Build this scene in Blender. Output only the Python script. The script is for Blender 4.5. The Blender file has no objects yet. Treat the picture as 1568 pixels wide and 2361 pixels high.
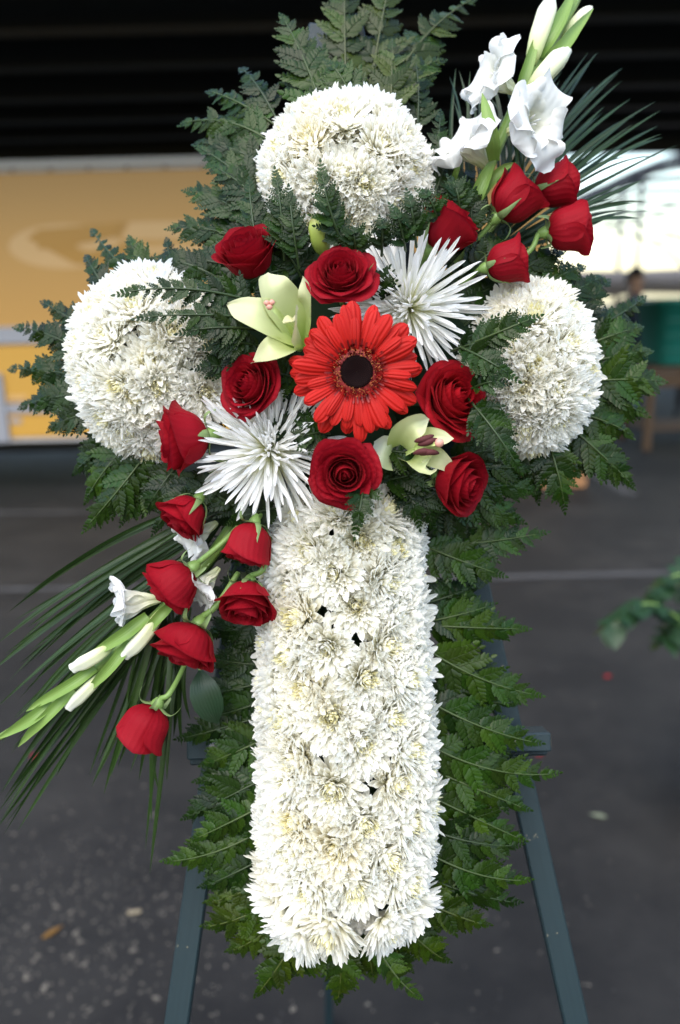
import bpy, math, random
import numpy as np
from mathutils import Vector, Matrix

rng = random.Random(7)
NR = np.random.RandomState(11)
R = math.radians
scene = bpy.context.scene
col = scene.collection

# ------------------------------------------------------------------ camera, sky, sun, exposure
CAM_H, PITCH, ROLL = 1.45, R(14.6), R(1.4)
FPX, PW, PH = 1838.0, 1568.0, 2361.0          # focal length and picture size in picture units
fwd = np.array([0, math.cos(PITCH), -math.sin(PITCH)])
right0 = np.array([1.0, 0, 0]); up0 = np.array([0, math.sin(PITCH), math.cos(PITCH)])
right = right0 * math.cos(ROLL) - up0 * math.sin(ROLL)
up = up0 * math.cos(ROLL) + right0 * math.sin(ROLL)
C = np.array([0, 0, CAM_H])
cd = bpy.data.cameras.new('camera'); cam = bpy.data.objects.new('camera', cd); col.objects.link(cam)
M = Matrix.Identity(4)
for i in range(3):
    M[i][0], M[i][1], M[i][2], M[i][3] = right[i], up[i], -fwd[i], C[i]
cam.matrix_world = M
cd.sensor_fit = 'VERTICAL'; cd.sensor_height = 36.0
cd.lens = 36.0 * FPX / PH
cd.clip_start = 0.01; cd.clip_end = 500
cd.dof.use_dof = True; cd.dof.focus_distance = 0.665; cd.dof.aperture_fstop = 2.9
scene.camera = cam

w_ = bpy.data.worlds.new('World'); scene.world = w_; w_.use_nodes = True
nt = w_.node_tree; bg = nt.nodes['Background']
sky = nt.nodes.new('ShaderNodeTexSky'); sky.sky_type = 'NISHITA'; sky.sun_disc = False
SUN_EL, SUN_AZ = R(56), R(200)                # azimuth clockwise from +Y: behind and a little to the left of the camera
sky.sun_elevation = SUN_EL; sky.sun_rotation = SUN_AZ
sky.dust_density = 1.2; sky.air_density = 1.4; sky.ozone_density = 0.6
nt.links.new(sky.outputs[0], bg.inputs[0]); bg.inputs[1].default_value = 0.15
sl = bpy.data.lights.new('sun', 'SUN'); sl.energy = 1.5; sl.angle = R(60); sl.color = (1.0, 0.92, 0.80)
so = bpy.data.objects.new('sun', sl); col.objects.link(so)
sdir = Vector((math.sin(SUN_AZ) * math.cos(SUN_EL), math.cos(SUN_AZ) * math.cos(SUN_EL), math.sin(SUN_EL)))
so.rotation_euler = sdir.to_track_quat('Z', 'Y').to_euler(); so.location = sdir * 20
vs = scene.view_settings
vs.view_transform = 'Standard'; vs.look = 'None'; vs.gamma = 1.0; vs.use_curve_mapping = False; vs.exposure = 1.42
scene.cycles.max_bounces = 12; scene.cycles.diffuse_bounces = 10; scene.cycles.transmission_bounces = 6
scene.cycles.use_denoising = True

# ------------------------------------------------------------------ frames: the board the cross leans on, and picture points
D0, TILT = 0.74, R(17.5)
O = C + fwd * D0
U = np.array([1.0, 0, 0]); V = np.array([0, math.sin(TILT), math.cos(TILT)]); W = np.array([0, -math.cos(TILT), math.sin(TILT)])
PXM = FPX / D0                                # picture units per metre on the board
def ray(px, py):
    d = fwd + right * ((px - PW / 2) / FPX) + up * ((PH / 2 - py) / FPX)
    return d
def P(px, py, w=0.0):                         # point at height w (m) above the board
    d = ray(px, py); t = (np.dot(O - C, W) + w) / np.dot(d, W)
    return C + d * t
def ground(px, py, z=0.0):
    d = ray(px, py); return C + d * ((z - C[2]) / d[2])
def aty(px, py, y):
    d = ray(px, py); return C + d * (y / d[1])
def nrm(v):
    v = np.asarray(v, float); return v / max(1e-9, np.linalg.norm(v))
def bdir(ang, elev):                          # direction: ang in the board plane, elev towards the viewer
    a, e = R(ang), R(elev)
    return (U * math.cos(a) + V * math.sin(a)) * math.cos(e) + W * math.sin(e)

# ------------------------------------------------------------------ materials
def mat(name):
    m = bpy.data.materials.new(name); m.use_nodes = True
    n = m.node_tree; n.nodes.clear()
    out = n.nodes.new('ShaderNodeOutputMaterial')
    return m, n, out
def node(n, t, **kw):
    x = n.nodes.new(t)
    for k, v in kw.items(): setattr(x, k, v)
    return x
def ramp(n, fac, stops, interp='LINEAR'):
    r = n.nodes.new('ShaderNodeValToRGB'); r.color_ramp.interpolation = interp
    e = r.color_ramp.elements
    e[0].position, e[0].color = stops[0][0], (*stops[0][1], 1)
    e[1].position, e[1].color = stops[-1][0], (*stops[-1][1], 1)
    for p, c in stops[1:-1]:
        x = e.new(p); x.color = (*c, 1)
    if fac is not None: n.links.new(fac, r.inputs[0])
    return r.outputs[0]
def mixc(n, a, b, fac, mode='MIX'):
    x = n.nodes.new('ShaderNodeMix'); x.data_type = 'RGBA'; x.blend_type = mode
    for v, s in ((a, x.inputs[6]), (b, x.inputs[7])):
        if isinstance(v, tuple): s.default_value = (*v, 1)
        else: n.links.new(v, s)
    if isinstance(fac, (int, float)): x.inputs[0].default_value = fac
    else: n.links.new(fac, x.inputs[0])
    return x.outputs[2]
def noise(n, scale, detail=2, vec=None, rough=0.5):
    x = n.nodes.new('ShaderNodeTexNoise'); x.inputs['Scale'].default_value = scale; x.inputs['Detail'].default_value = detail
    x.inputs['Roughness'].default_value = rough
    if vec is not None: n.links.new(vec, x.inputs['Vector'])
    return x.outputs['Fac']
def attr(n, name):
    x = n.nodes.new('ShaderNodeAttribute'); x.attribute_name = name; return x.outputs['Fac']
def leafy(name, color_fn, rough=0.5, trans=0.25, spec=0.4, sheen=0.0, bump=None, coat=0.0, tcol=None):
    m, n, out = mat(name)
    c = color_fn(n)
    p = node(n, 'ShaderNodeBsdfPrincipled'); p.inputs['Roughness'].default_value = rough
    p.inputs['Specular IOR Level'].default_value = spec
    p.inputs['Sheen Weight'].default_value = sheen; p.inputs['Sheen Roughness'].default_value = 0.4; p.inputs['Sheen Tint'].default_value = (0.9, 0.12, 0.12, 1)
    p.inputs['Coat Weight'].default_value = coat
    n.links.new(c, p.inputs['Base Color'])
    if bump is not None:
        b = node(n, 'ShaderNodeBump'); b.inputs['Strength'].default_value = bump[1]; b.inputs['Distance'].default_value = bump[2]
        n.links.new(bump[0](n), b.inputs['Height']); n.links.new(b.outputs[0], p.inputs['Normal'])
    if trans > 0:
        t = node(n, 'ShaderNodeBsdfTranslucent')
        n.links.new(c if tcol is None else mixc(n, c, tcol, 0.5, 'MIX'), t.inputs['Color'])
        mx = node(n, 'ShaderNodeMixShader'); mx.inputs[0].default_value = trans
        n.links.new(p.outputs[0], mx.inputs[1]); n.links.new(t.outputs[0], mx.inputs[2]); n.links.new(mx.outputs[0], out.inputs[0])
    else:
        n.links.new(p.outputs[0], out.inputs[0])
    return m
def grooves(freq):
    def f(n):
        mth = node(n, 'ShaderNodeMath', operation='MULTIPLY'); n.links.new(attr(n, 's'), mth.inputs[0]); mth.inputs[1].default_value = freq
        s = node(n, 'ShaderNodeMath', operation='SINE'); n.links.new(mth.outputs[0], s.inputs[0])
        return s.outputs[0]
    return f
def fine(scale):
    return lambda n: noise(n, scale, 4)
def obrand(n):
    return node(n, 'ShaderNodeObjectInfo').outputs['Random']
def tinted(n, c):
    return mixc(n, c, node(n, 'ShaderNodeObjectInfo').outputs['Color'], 1.0, 'MULTIPLY')

def c_mum(n):
    c = ramp(n, attr(n, 't'), [(0, (0.82, 0.79, 0.48)), (0.25, (0.92, 0.90, 0.74)), (0.6, (0.945, 0.93, 0.86)), (1, (0.95, 0.95, 0.94))])
    return tinted(n, c)
MUM = leafy('chrysanthemum_petal', c_mum, 0.5, 0.55, 0.12, bump=(grooves(14), 0.15, 0.0006))
def c_mumc(n):
    c = ramp(n, attr(n, 't'), [(0, (0.55, 0.53, 0.18)), (0.5, (0.86, 0.81, 0.46)), (1, (0.91, 0.88, 0.66))])
    return tinted(n, c)
MUMC = leafy('chrysanthemum_centre', c_mumc, 0.55, 0.25, 0.2)
def c_spider(n):
    return ramp(n, attr(n, 't'), [(0, (0.60, 0.66, 0.22)), (0.16, (0.84, 0.84, 0.58)), (0.4, (0.88, 0.88, 0.85)), (1, (0.89, 0.89, 0.90))])
SPIDER = leafy('spider_mum_petal', c_spider, 0.45, 0.35, 0.2, bump=(grooves(8), 0.2, 0.0006))
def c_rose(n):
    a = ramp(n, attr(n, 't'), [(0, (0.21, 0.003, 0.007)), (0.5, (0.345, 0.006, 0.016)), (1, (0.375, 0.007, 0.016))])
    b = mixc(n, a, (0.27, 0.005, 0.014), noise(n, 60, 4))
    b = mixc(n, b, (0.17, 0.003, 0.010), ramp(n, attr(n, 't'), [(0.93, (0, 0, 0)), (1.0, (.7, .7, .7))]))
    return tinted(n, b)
def rosebump(n):                              # fine lengthwise veins with a soft grain
    a = node(n, 'ShaderNodeMath', operation='MULTIPLY'); n.links.new(noise(n, 400, 4), a.inputs[0]); a.inputs[1].default_value = 1.2
    b_ = node(n, 'ShaderNodeMath', operation='ADD'); n.links.new(a.outputs[0], b_.inputs[0]); n.links.new(grooves(34)(n), b_.inputs[1])
    return b_.outputs[0]
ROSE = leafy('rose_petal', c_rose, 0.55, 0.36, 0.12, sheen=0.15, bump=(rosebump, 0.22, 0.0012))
def c_gerb(n):
    a = ramp(n, attr(n, 't'), [(0, (0.26, 0.005, 0.005)), (0.35, (0.39, 0.008, 0.005)), (1, (0.42, 0.011, 0.008))])
    return tinted(n, a)
GERB = leafy('gerbera_petal', c_gerb, 0.5, 0.14, 0.16, sheen=0.0, bump=(grooves(11), 0.35, 0.0008))
def c_gring(n):
    return ramp(n, attr(n, 't'), [(0, (0.05, 0.003, 0.004)), (0.6, (0.20, 0.006, 0.006)), (0.85, (0.34, 0.014, 0.008)), (0.93, (0.62, 0.34, 0.10)), (1, (0.70, 0.42, 0.14))])
GRING = leafy('gerbera_disc_ring', c_gring, 0.5, 0.0, 0.3)
GDISC = leafy('gerbera_disc', lambda n: ramp(n, attr(n, 't'), [(0, (0.006, 0.0015, 0.002)), (0.45, (0.03, 0.006, 0.008)), (1, (0.16, 0.045, 0.035))]), 0.7, 0.0, 0.1)
def c_lily(n):
    a = ramp(n, attr(n, 't'), [(0, (0.38, 0.52, 0.10)), (0.35, (0.50, 0.57, 0.22)), (0.75, (0.58, 0.60, 0.33)), (1, (0.62, 0.62, 0.40))])
    return tinted(n, a)
LILY = leafy('lily_petal', c_lily, 0.4, 0.28, 0.35, bump=(grooves(9), 0.15, 0.001))
LBUD = leafy('lily_bud', lambda n: ramp(n, attr(n, 't'), [(0, (0.20, 0.28, 0.05)), (0.8, (0.30, 0.36, 0.07)), (1, (0.14, 0.10, 0.03))]), 0.4, 0.05, 0.4)
PINK = leafy('stigma_pink', lambda n: ramp(n, noise(n, 200), [(0.3, (0.62, 0.28, 0.22)), (0.7, (0.72, 0.38, 0.30))]), 0.5, 0.1, 0.3)
ANTH = leafy('anther', lambda n: ramp(n, noise(n, 300), [(0.3, (0.05, 0.012, 0.014)), (0.7, (0.11, 0.03, 0.03))]), 0.7, 0.0, 0.2)
FILA = leafy('filament', lambda n: ramp(n, noise(n, 100), [(0.3, (0.50, 0.60, 0.20)), (0.7, (0.58, 0.66, 0.28))]), 0.4, 0.1, 0.3)
def c_glad(n):
    return ramp(n, attr(n, 't'), [(0, (0.68, 0.72, 0.40)), (0.25, (0.74, 0.74, 0.60)), (0.6, (0.77, 0.77, 0.75)), (1, (0.78, 0.78, 0.79))])
GLAD = leafy('gladiolus_petal', c_glad, 0.45, 0.38, 0.3, bump=(grooves(16), 0.12, 0.001))
GBUD = leafy('gladiolus_bud', lambda n: ramp(n, attr(n, 't'), [(0, (0.42, 0.52, 0.18)), (0.4, (0.72, 0.74, 0.46)), (1, (0.84, 0.84, 0.76))]), 0.45, 0.25, 0.3)
def c_gstem(n):
    a = ramp(n, attr(n, 't'), [(0, (0.13, 0.21, 0.04)), (0.6, (0.20, 0.29, 0.07)), (1, (0.25, 0.34, 0.10))])
    return mixc(n, a, (0.14, 0.25, 0.05), noise(n, 40, 3))
GSTEM = leafy('gladiolus_green', c_gstem, 0.42, 0.15, 0.4, bump=(grooves(20), 0.2, 0.0006))
def c_stem(n):
    return mixc(n, (0.11, 0.20, 0.045), (0.19, 0.29, 0.08), noise(n, 50, 3))
STEM = leafy('rose_stem', c_stem, 0.4, 0.0, 0.4, bump=(fine(200), 0.15, 0.001))
def c_sepal(n):
    a = ramp(n, attr(n, 't'), [(0, (0.14, 0.23, 0.06)), (1, (0.10, 0.17, 0.05))])
    return mixc(n, a, (0.22, 0.28, 0.13), noise(n, 80, 3))
SEPAL = leafy('sepal', c_sepal, 0.5, 0.12, 0.35)
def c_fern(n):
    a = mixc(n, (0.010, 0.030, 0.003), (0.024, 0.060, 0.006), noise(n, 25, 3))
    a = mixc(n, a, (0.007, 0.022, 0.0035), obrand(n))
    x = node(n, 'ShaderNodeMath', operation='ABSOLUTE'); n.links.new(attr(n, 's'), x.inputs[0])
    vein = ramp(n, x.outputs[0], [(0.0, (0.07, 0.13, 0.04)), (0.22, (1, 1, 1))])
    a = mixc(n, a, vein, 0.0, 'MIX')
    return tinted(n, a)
def fernbump(n):
    return noise(n, 260, 3)
FERN = leafy('fern_leaf', c_fern, 0.33, 0.16, 0.22, bump=(fernbump, 0.12, 0.0008))
RACH = leafy('fern_stalk', lambda n: tinted(n, mixc(n, (0.02, 0.04, 0.012), (0.04, 0.065, 0.02), noise(n, 60))), 0.45, 0.0, 0.4)
def c_palm(n):
    return tinted(n, mixc(n, (0.010, 0.026, 0.006), (0.022, 0.045, 0.010), noise(n, 30, 3)))
PALM = leafy('palm_leaflet', c_palm, 0.30, 0.12, 0.38, bump=(grooves(24), 0.25, 0.0006))
def c_leaf(n):
    x = node(n, 'ShaderNodeMath', operation='ABSOLUTE'); n.links.new(attr(n, 's'), x.inputs[0])
    base = mixc(n, (0.008, 0.024, 0.010), (0.014, 0.038, 0.014), noise(n, 40, 3))
    return tinted(n, base)
LEAF = leafy('broad_leaf', c_leaf, 0.45, 0.12, 0.4, bump=(grooves(30), 0.12, 0.0008))
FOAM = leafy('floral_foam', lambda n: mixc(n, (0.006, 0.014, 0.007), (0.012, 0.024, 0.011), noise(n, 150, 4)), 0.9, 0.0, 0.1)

def c_teal(n):
    tc = node(n, 'ShaderNodeTexCoord'); mp = node(n, 'ShaderNodeMapping'); mp.inputs['Scale'].default_value = (160, 4, 160)
    n.links.new(tc.outputs['Object'], mp.inputs[0])
    a = mixc(n, (0.0065, 0.016, 0.021), (0.013, 0.028, 0.034), noise(n, 1.2, 5, mp.outputs[0], 0.6))
    scuff = ramp(n, noise(n, 45, 6, tc.outputs['Object'], 0.7), [(0.66, (0, 0, 0)), (0.72, (1, 1, 1))])
    return mixc(n, a, (0.22, 0.19, 0.13), scuff)
TEAL = leafy('easel_paint', c_teal, 0.5, 0.0, 0.35, bump=(fine(120), 0.25, 0.002))
WOODEND = leafy('bare_wood', lambda n: mixc(n, (0.42, 0.33, 0.2), (0.3, 0.22, 0.12), noise(n, 80, 4)), 0.8, 0.0, 0.1)

def solid(name, a, b=None, rough=0.6, scale=8, spec=0.3, detail=4, bump=0.0, bscale=40):
    b = b or tuple(x * 0.8 for x in a)
    return leafy(name, lambda n: mixc(n, a, b, noise(n, scale, detail)), rough, 0.0, spec, bump=(fine(bscale), bump, 0.01) if bump else None)

def asphalt():
    m, n, out = mat('asphalt')
    tc = node(n, 'ShaderNodeTexCoord').outputs['Object']
    base = mixc(n, (0.0050, 0.0047, 0.0048), (0.0105, 0.0099, 0.0100), noise(n, 1.3, 5, tc, 0.6))
    grain = ramp(n, noise(n, 170, 3, tc, 0.7), [(0.35, (0.55, 0.55, 0.55)), (0.7, (1.5, 1.5, 1.5))])
    base = mixc(n, base, grain, 0.8, 'MULTIPLY')
    v = node(n, 'ShaderNodeTexVoronoi'); v.inputs['Scale'].default_value = 55; n.links.new(tc, v.inputs['Vector'])
    sp = ramp(n, v.outputs['Distance'], [(0.10, (1, 1, 1)), (0.17, (0, 0, 0))])
    gate = ramp(n, noise(n, 9, 3, tc), [(0.56, (0, 0, 0)), (0.70, (1, 1, 1))])
    base = mixc(n, base, (0.07, 0.068, 0.066), mixc(n, sp, gate, 1.0, 'MULTIPLY'))
    dust = ramp(n, noise(n, 1.7, 8, tc, 0.7), [(0.44, (0, 0, 0)), (0.70, (0.8, 0.8, 0.8))])
    base = mixc(n, base, (0.026, 0.024, 0.022), dust)
    p = node(n, 'ShaderNodeBsdfPrincipled'); n.links.new(base, p.inputs['Base Color']); p.inputs['Roughness'].default_value = 0.8
    p.inputs['Specular IOR Level'].default_value = 0.3
    b = node(n, 'ShaderNodeBump'); b.inputs['Strength'].default_value = 0.5; b.inputs['Distance'].default_value = 0.006
    n.links.new(noise(n, 130, 4, tc, 0.7), b.inputs['Height']); n.links.new(b.outputs[0], p.inputs['Normal'])
    n.links.new(p.outputs[0], out.inputs[0])
    return m
ASPHALT = asphalt()

# ------------------------------------------------------------------ mesh helpers
def mesh(name, verts, faces, m, t=None, s=None, smooth=True):
    me = bpy.data.meshes.new(name)
    me.from_pydata([tuple(v) for v in verts] if not isinstance(verts, np.ndarray) else verts.tolist(), [], faces)
    if smooth: me.polygons.foreach_set('use_smooth', [True] * len(me.polygons))
    for nm, a in (('t', t), ('s', s)):
        if a is not None:
            at = me.attributes.new(nm, 'FLOAT', 'POINT'); at.data.foreach_set('value', np.asarray(a, np.float32).ravel())
    me.materials.append(m); me.update()
    return me
def grid_faces(n, m, off=0, close=False):
    f = []
    mm = m if close else m - 1
    for i in range(n - 1):
        for j in range(mm):
            j2 = (j + 1) % m
            f.append((off + i * m + j, off + i * m + j2, off + (i + 1) * m + j2, off + (i + 1) * m + j))
    return f
class MB:                                     # collects pieces that make up ONE part
    def __init__(s): s.v, s.f, s.t, s.s, s.n = [], [], [], [], 0
    def add(s, v, f, t=None, ss=None):
        v = np.asarray(v, float).reshape(-1, 3); k = len(v)
        s.v.append(v); s.f += [tuple(i + s.n for i in q) for q in f]; s.n += k
        s.t.append(np.zeros(k) if t is None else np.asarray(t, float).ravel()); s.s.append(np.zeros(k) if ss is None else np.asarray(ss, float).ravel())
        return s
    def grid(s, g, t=None, ss=None, close=False):
        n, m = g.shape[:2]; return s.add(g.reshape(-1, 3), grid_faces(n, m, 0, close), t, ss)
    def box(s, c, d, bev=0.0, rot=None):
        x, y, z = [q / 2 for q in d]; b = min(bev, x * .9, y * .9, z * .9)
        if b <= 0:
            v = np.array([(i, j, k) for i in (-x, x) for j in (-y, y) for k in (-z, z)]); f = [(0, 1, 3, 2), (4, 6, 7, 5), (0, 4, 5, 1), (2, 3, 7, 6), (0, 2, 6, 4), (1, 5, 7, 3)]
        else:                                 # chamfer along the upright and level edges by three stacked rings
            def ring(xx, yy, zz, c): return [(-xx + c, -yy, zz), (xx - c, -yy, zz), (xx, -yy + c, zz), (xx, yy - c, zz), (xx - c, yy, zz), (-xx + c, yy, zz), (-xx, yy - c, zz), (-xx, -yy + c, zz)]
            v = np.array(ring(x - b, y - b, -z, b * .4) + ring(x, y, -z + b, b) + ring(x, y, z - b, b) + ring(x - b, y - b, z, b * .4))
            f = grid_faces(4, 8, 0, True) + [tuple(range(7, -1, -1)), tuple(range(24, 32))]
        if rot is not None: v = v @ np.asarray(rot).T
        return s.add(v + np.asarray(c, float), f)
    def tube(s, pts, r, k=8, cap=True):
        pts = np.asarray(pts, float); n = len(pts); r = np.ones(n) * r if np.isscalar(r) else np.asarray(r, float)
        T = np.gradient(pts, axis=0); T /= np.linalg.norm(T, axis=1)[:, None] + 1e-12
        a = np.array([0.31, 0.17, 0.93]); a = nrm(np.cross(T[0], a)); rows = []
        for i in range(n):
            a = nrm(a - T[i] * np.dot(a, T[i])); b = np.cross(T[i], a)
            th = np.arange(k) * 2 * math.pi / k
            rows.append(pts[i] + r[i] * (np.cos(th)[:, None] * a + np.sin(th)[:, None] * b))
        g = np.array(rows); tt = np.repeat(np.linspace(0, 1, n), k); ss = np.tile(np.linspace(-1, 1, k), n)
        f = grid_faces(n, k, 0, True)
        if cap: f += [tuple(range(k - 1, -1, -1)), tuple(range((n - 1) * k, n * k))]
        return s.add(g.reshape(-1, 3), f, tt, ss)
    def mesh(s, name, m, smooth=True):
        return mesh(name, np.concatenate(s.v), s.f, m, np.concatenate(s.t), np.concatenate(s.s), smooth)
def link(name, data, parent=None, mw=None, color=None, kind=None):
    o = bpy.data.objects.new(name, data); col.objects.link(o)
    if parent is not None: o.parent = parent
    if mw is not None: o.matrix_basis = mw
    if color is not None: o.color = (*color, 1)
    if kind: o['kind'] = kind
    return o
def thing(name, label, cat, loc=(0, 0, 0), mw=None, group=None):
    o = bpy.data.objects.new(name, None); col.objects.link(o); o.empty_display_size = 0.01
    if mw is not None: o.matrix_basis = mw
    else: o.location = tuple(loc)
    o['label'] = label; o['category'] = cat
    if group: o['group'] = group
    return o
def tag(o, label, cat, group=None):
    o['label'] = label; o['category'] = cat
    if group: o['group'] = group
    return o
def struct(name, me):
    o = link(name, me); o['kind'] = 'structure'; return o
def frame(loc, ydir, zhint, sx=1.0, sy=None, sz=None):   # local Y along ydir, local Z near zhint
    y = nrm(ydir); z = nrm(np.asarray(zhint, float) - y * np.dot(zhint, y)); x = np.cross(y, z)
    sy = sx if sy is None else sy; sz = sx if sz is None else sz
    m = Matrix.Identity(4)
    for i in range(3): m[i][0], m[i][1], m[i][2], m[i][3] = x[i] * sx, y[i] * sy, z[i] * sz, loc[i]
    return m
def zframe(loc, z, spin=0.0, sc=1.0):
    z = nrm(z); a = np.array([0, 0, 1.0]) if abs(z[2]) < 0.9 else np.array([1.0, 0, 0])
    x = nrm(np.cross(a, z)); y = np.cross(z, x)
    c, s = math.cos(spin), math.sin(spin); x, y = x * c + y * s, y * c - x * s
    m = Matrix.Identity(4)
    for i in range(3): m[i][0], m[i][1], m[i][2], m[i][3] = x[i] * sc, y[i] * sc, z[i] * sc, loc[i]
    return m
def crom(pts, n):                             # smooth curve through points
    p = np.asarray(pts, float)
    if len(p) == 2: return p[0] + (p[1] - p[0]) * np.linspace(0, 1, n)[:, None]
    q = np.vstack([2 * p[0] - p[1], p, 2 * p[-1] - p[-2]]); k = len(p) - 1; out = []
    for x in np.linspace(0, k - 1e-9, n):
        i = int(x); u = x - i; a, b, c, d = q[i:i + 4]
        out.append(0.5 * (2 * b + (c - a) * u + (2 * a - 5 * b + 4 * c - d) * u * u + (3 * b - a - 3 * c + d) * u ** 3))
    return np.array(out)
def prof(xs, ys, n):
    return np.interp(np.linspace(0, 1, n), xs, ys)
def blade(spine, widths, normal, cup=0.0, m=7, pw=2.0, ruffle=0.0, rfreq=5.0, rphase=0.0, twist=0.0):
    """surface along a spine: half widths, a normal hint, cup > 0 lifts the edges"""
    sp = np.asarray(spine, float); n = len(sp)
    T = np.gradient(sp, axis=0); T /= np.linalg.norm(T, axis=1)[:, None] + 1e-12
    nh = np.asarray(normal, float); s = np.linspace(-1, 1, m); g = np.zeros((n, m, 3))
    cup = np.ones(n) * cup if np.isscalar(cup) else np.asarray(cup)
    tt = np.linspace(0, 1, n)
    for i in range(n):
        h = nh if nh.ndim == 1 else nh[i]
        N = nrm(h - T[i] * np.dot(h, T[i])); B = np.cross(T[i], N)
        if twist:
            a = twist * tt[i]; B, N = B * math.cos(a) + N * math.sin(a), N * math.cos(a) - B * math.sin(a)
        rf = ruffle * np.abs(s) ** 2 * np.sin(rfreq * tt[i] * 6.28 + rphase + np.where(s > 0, 1.3, 0)) * min(1, tt[i] * 2)
        g[i] = sp[i] + np.outer(s * widths[i], B) + np.outer(widths[i] * cup[i] * np.abs(s) ** pw + rf, N)
    return g, np.repeat(tt, m), np.tile(s, n)
def blade_part(name, spine, widths, normal, m_, parent, cup=0.0, m=7, color=None, loc=None, **kw):
    g, t, s = blade(spine, widths, normal, cup, m, **kw)
    off = np.array(parent.location) if loc is None else loc
    me = mesh(name, (g - off).reshape(-1, 3), grid_faces(g.shape[0], m), m_, t, s)
    return link(name, me, parent, color=color)
CLOCK = ['twelve', 'one', 'two', 'three', 'four', 'five', 'six', 'seven', 'eight', 'nine', 'ten', 'eleven']
ORD = ['first', 'second', 'third', 'fourth', 'fifth', 'sixth', 'seventh', 'eighth', 'ninth', 'tenth', 'eleventh', 'twelfth', 'thirteenth', 'fourteenth', 'fifteenth', 'sixteenth', 'seventeenth', 'eighteenth', 'nineteenth', 'twentieth']

# ------------------------------------------------------------------ setting: ground, parking lines
gx, gy = 160.0, 160.0
struct('ground', mesh('ground', np.array([(-gx, -20, 0), (gx, -20, 0), (gx, gy, 0), (-gx, gy, 0)]), [(0, 1, 2, 3)], ASPHALT, smooth=False))
PAINT = leafy('worn_line_paint', lambda n: mixc(n, (0.018, 0.018, 0.019), (0.11, 0.11, 0.115), ramp(n, noise(n, 14, 6, None, 0.75), [(0.42, (0, 0, 0)), (0.62, (1, 1, 1))])), 0.8, 0.0, 0.2)
def strip(name, a, b, wd):
    a, b = np.array(a), np.array(b); n = nrm(np.cross(nrm(b - a), [0, 0, 1])) * wd / 2; h = np.array([0, 0, 0.004])
    struct(name, mesh(name, np.array([a - n + h, b - n + h, b + n + h, a + n + h]), [(0, 1, 2, 3)], PAINT, smooth=False))
def gline(x0, y0, x1, y1, wd): strip('parking_line', ground(x0, y0), ground(x1, y1), wd)
gline(1000, 1335, 2400, 1302, 0.065)
gline(-700, 1375, 420, 1352, 0.05)
gline(-600, 1190, 300, 1180, 0.07)
gline(1330, 1075, 1460, 1143, 0.10)

# ------------------------------------------------------------------ the dark open roof over the yard
ROOFM = solid('roof_steel', (0.07, 0.073, 0.078), (0.09, 0.094, 0.10), 0.4, 3)
BEAMM = solid('beam_steel', (0.010, 0.013, 0.013), (0.016, 0.02, 0.019), 0.6, 3)
rf = thing('yard_roof', 'dark corrugated metal roof on beams above the truck and the yard', 'roof', (0, 4.7, 0))
RZ, Y0, Y1, RX = 3.42, 4.7, 9.9, 9.0
def rel(o, me, name, **kw): return link(name, me, o, **kw)
mb = MB(); xs = np.arange(-RX, RX + .01, 0.075); zz = np.where(np.arange(len(xs)) % 4 < 2, 0, 0.05)
g = np.zeros((2, len(xs), 3)); g[:, :, 0] = xs; g[0, :, 1] = 0; g[1, :, 1] = Y1 - Y0; g[:, :, 2] = RZ + zz
mb.grid(g); g2 = g.copy(); g2[:, :, 2] += 0.012; mb.grid(g2[:, ::-1])
rel(rf, mb.mesh('deck', ROOFM, False), 'deck')
for yb in (4.9, 5.7, 6.5, 7.4, 8.2, 9.0):
    b = MB(); b.box((0, yb - Y0, RZ - 0.13), (2 * RX, 0.08, 0.22), 0.006); b.box((0, yb - Y0, RZ - 0.246), (2 * RX, 0.17, 0.012))
    rel(rf, b.mesh('beam', BEAMM, False), 'beam')
rel(rf, MB().box((0, Y1 - Y0 + 0.03, RZ - 0.16), (2 * RX, 0.05, 0.42), 0.004).mesh('fascia', BEAMM, False), 'fascia')
for xx in (-6.5, 6.5):
    for yy in (4.9, 9.0):
        rel(rf, MB().box((xx, yy - Y0, (RZ - .26) / 2), (0.16, 0.16, RZ - .26), 0.01).mesh('post', BEAMM, False), 'post')

# ------------------------------------------------------------------ yellow truck
TY = 6.3
ORANGE = solid('truck_yellow', (0.40, 0.205, 0.045), (0.43, 0.225, 0.052), 0.4, 1.5, 0.4)
ORANGE2 = solid('truck_yellow_band', (0.46, 0.24, 0.035), (0.49, 0.26, 0.04), 0.4, 2, 0.4)
PEACH = solid('truck_logo_peach', (0.52, 0.31, 0.13), (0.48, 0.28, 0.10), 0.4, 2, 0.4)
AMBER = solid('truck_logo_amber', (0.34, 0.16, 0.016), (0.37, 0.18, 0.02), 0.4, 3, 0.4)
SILV = solid('truck_rail', (0.26, 0.26, 0.29), (0.22, 0.22, 0.24), 0.4, 4, 0.5)
PALE = solid('truck_white_trim', (0.42, 0.40, 0.39), (0.36, 0.34, 0.33), 0.5, 4, 0.3)
DARK = solid('dark_rubber', (0.012, 0.012, 0.013), (0.02, 0.02, 0.02), 0.8, 20)
def tz(px, py): p = aty(px, py, TY); return p[0], p[2]
tx0 = -4.6; tx1 = tz(1276, 500)[0]; zt = tz(250, 366)[1]; zb = tz(80, 1018)[1]
tr = thing('box_truck', 'yellow-orange box truck with silver rails parked behind the cross', 'truck', ((tx0 + tx1) / 2, TY, 0))
tc = np.array([(tx0 + tx1) / 2, TY, 0])
def tbox(name, x0, x1, z0, z1, proud, m, depth=None, bev=0.006):
    d = depth or 0.03
    b = MB().box(((x0 + x1) / 2 - tc[0], -proud + d / 2, (z0 + z1) / 2), (x1 - x0, d, z1 - z0), bev)
    return link(name, b.mesh(name, m, False), tr)
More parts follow.
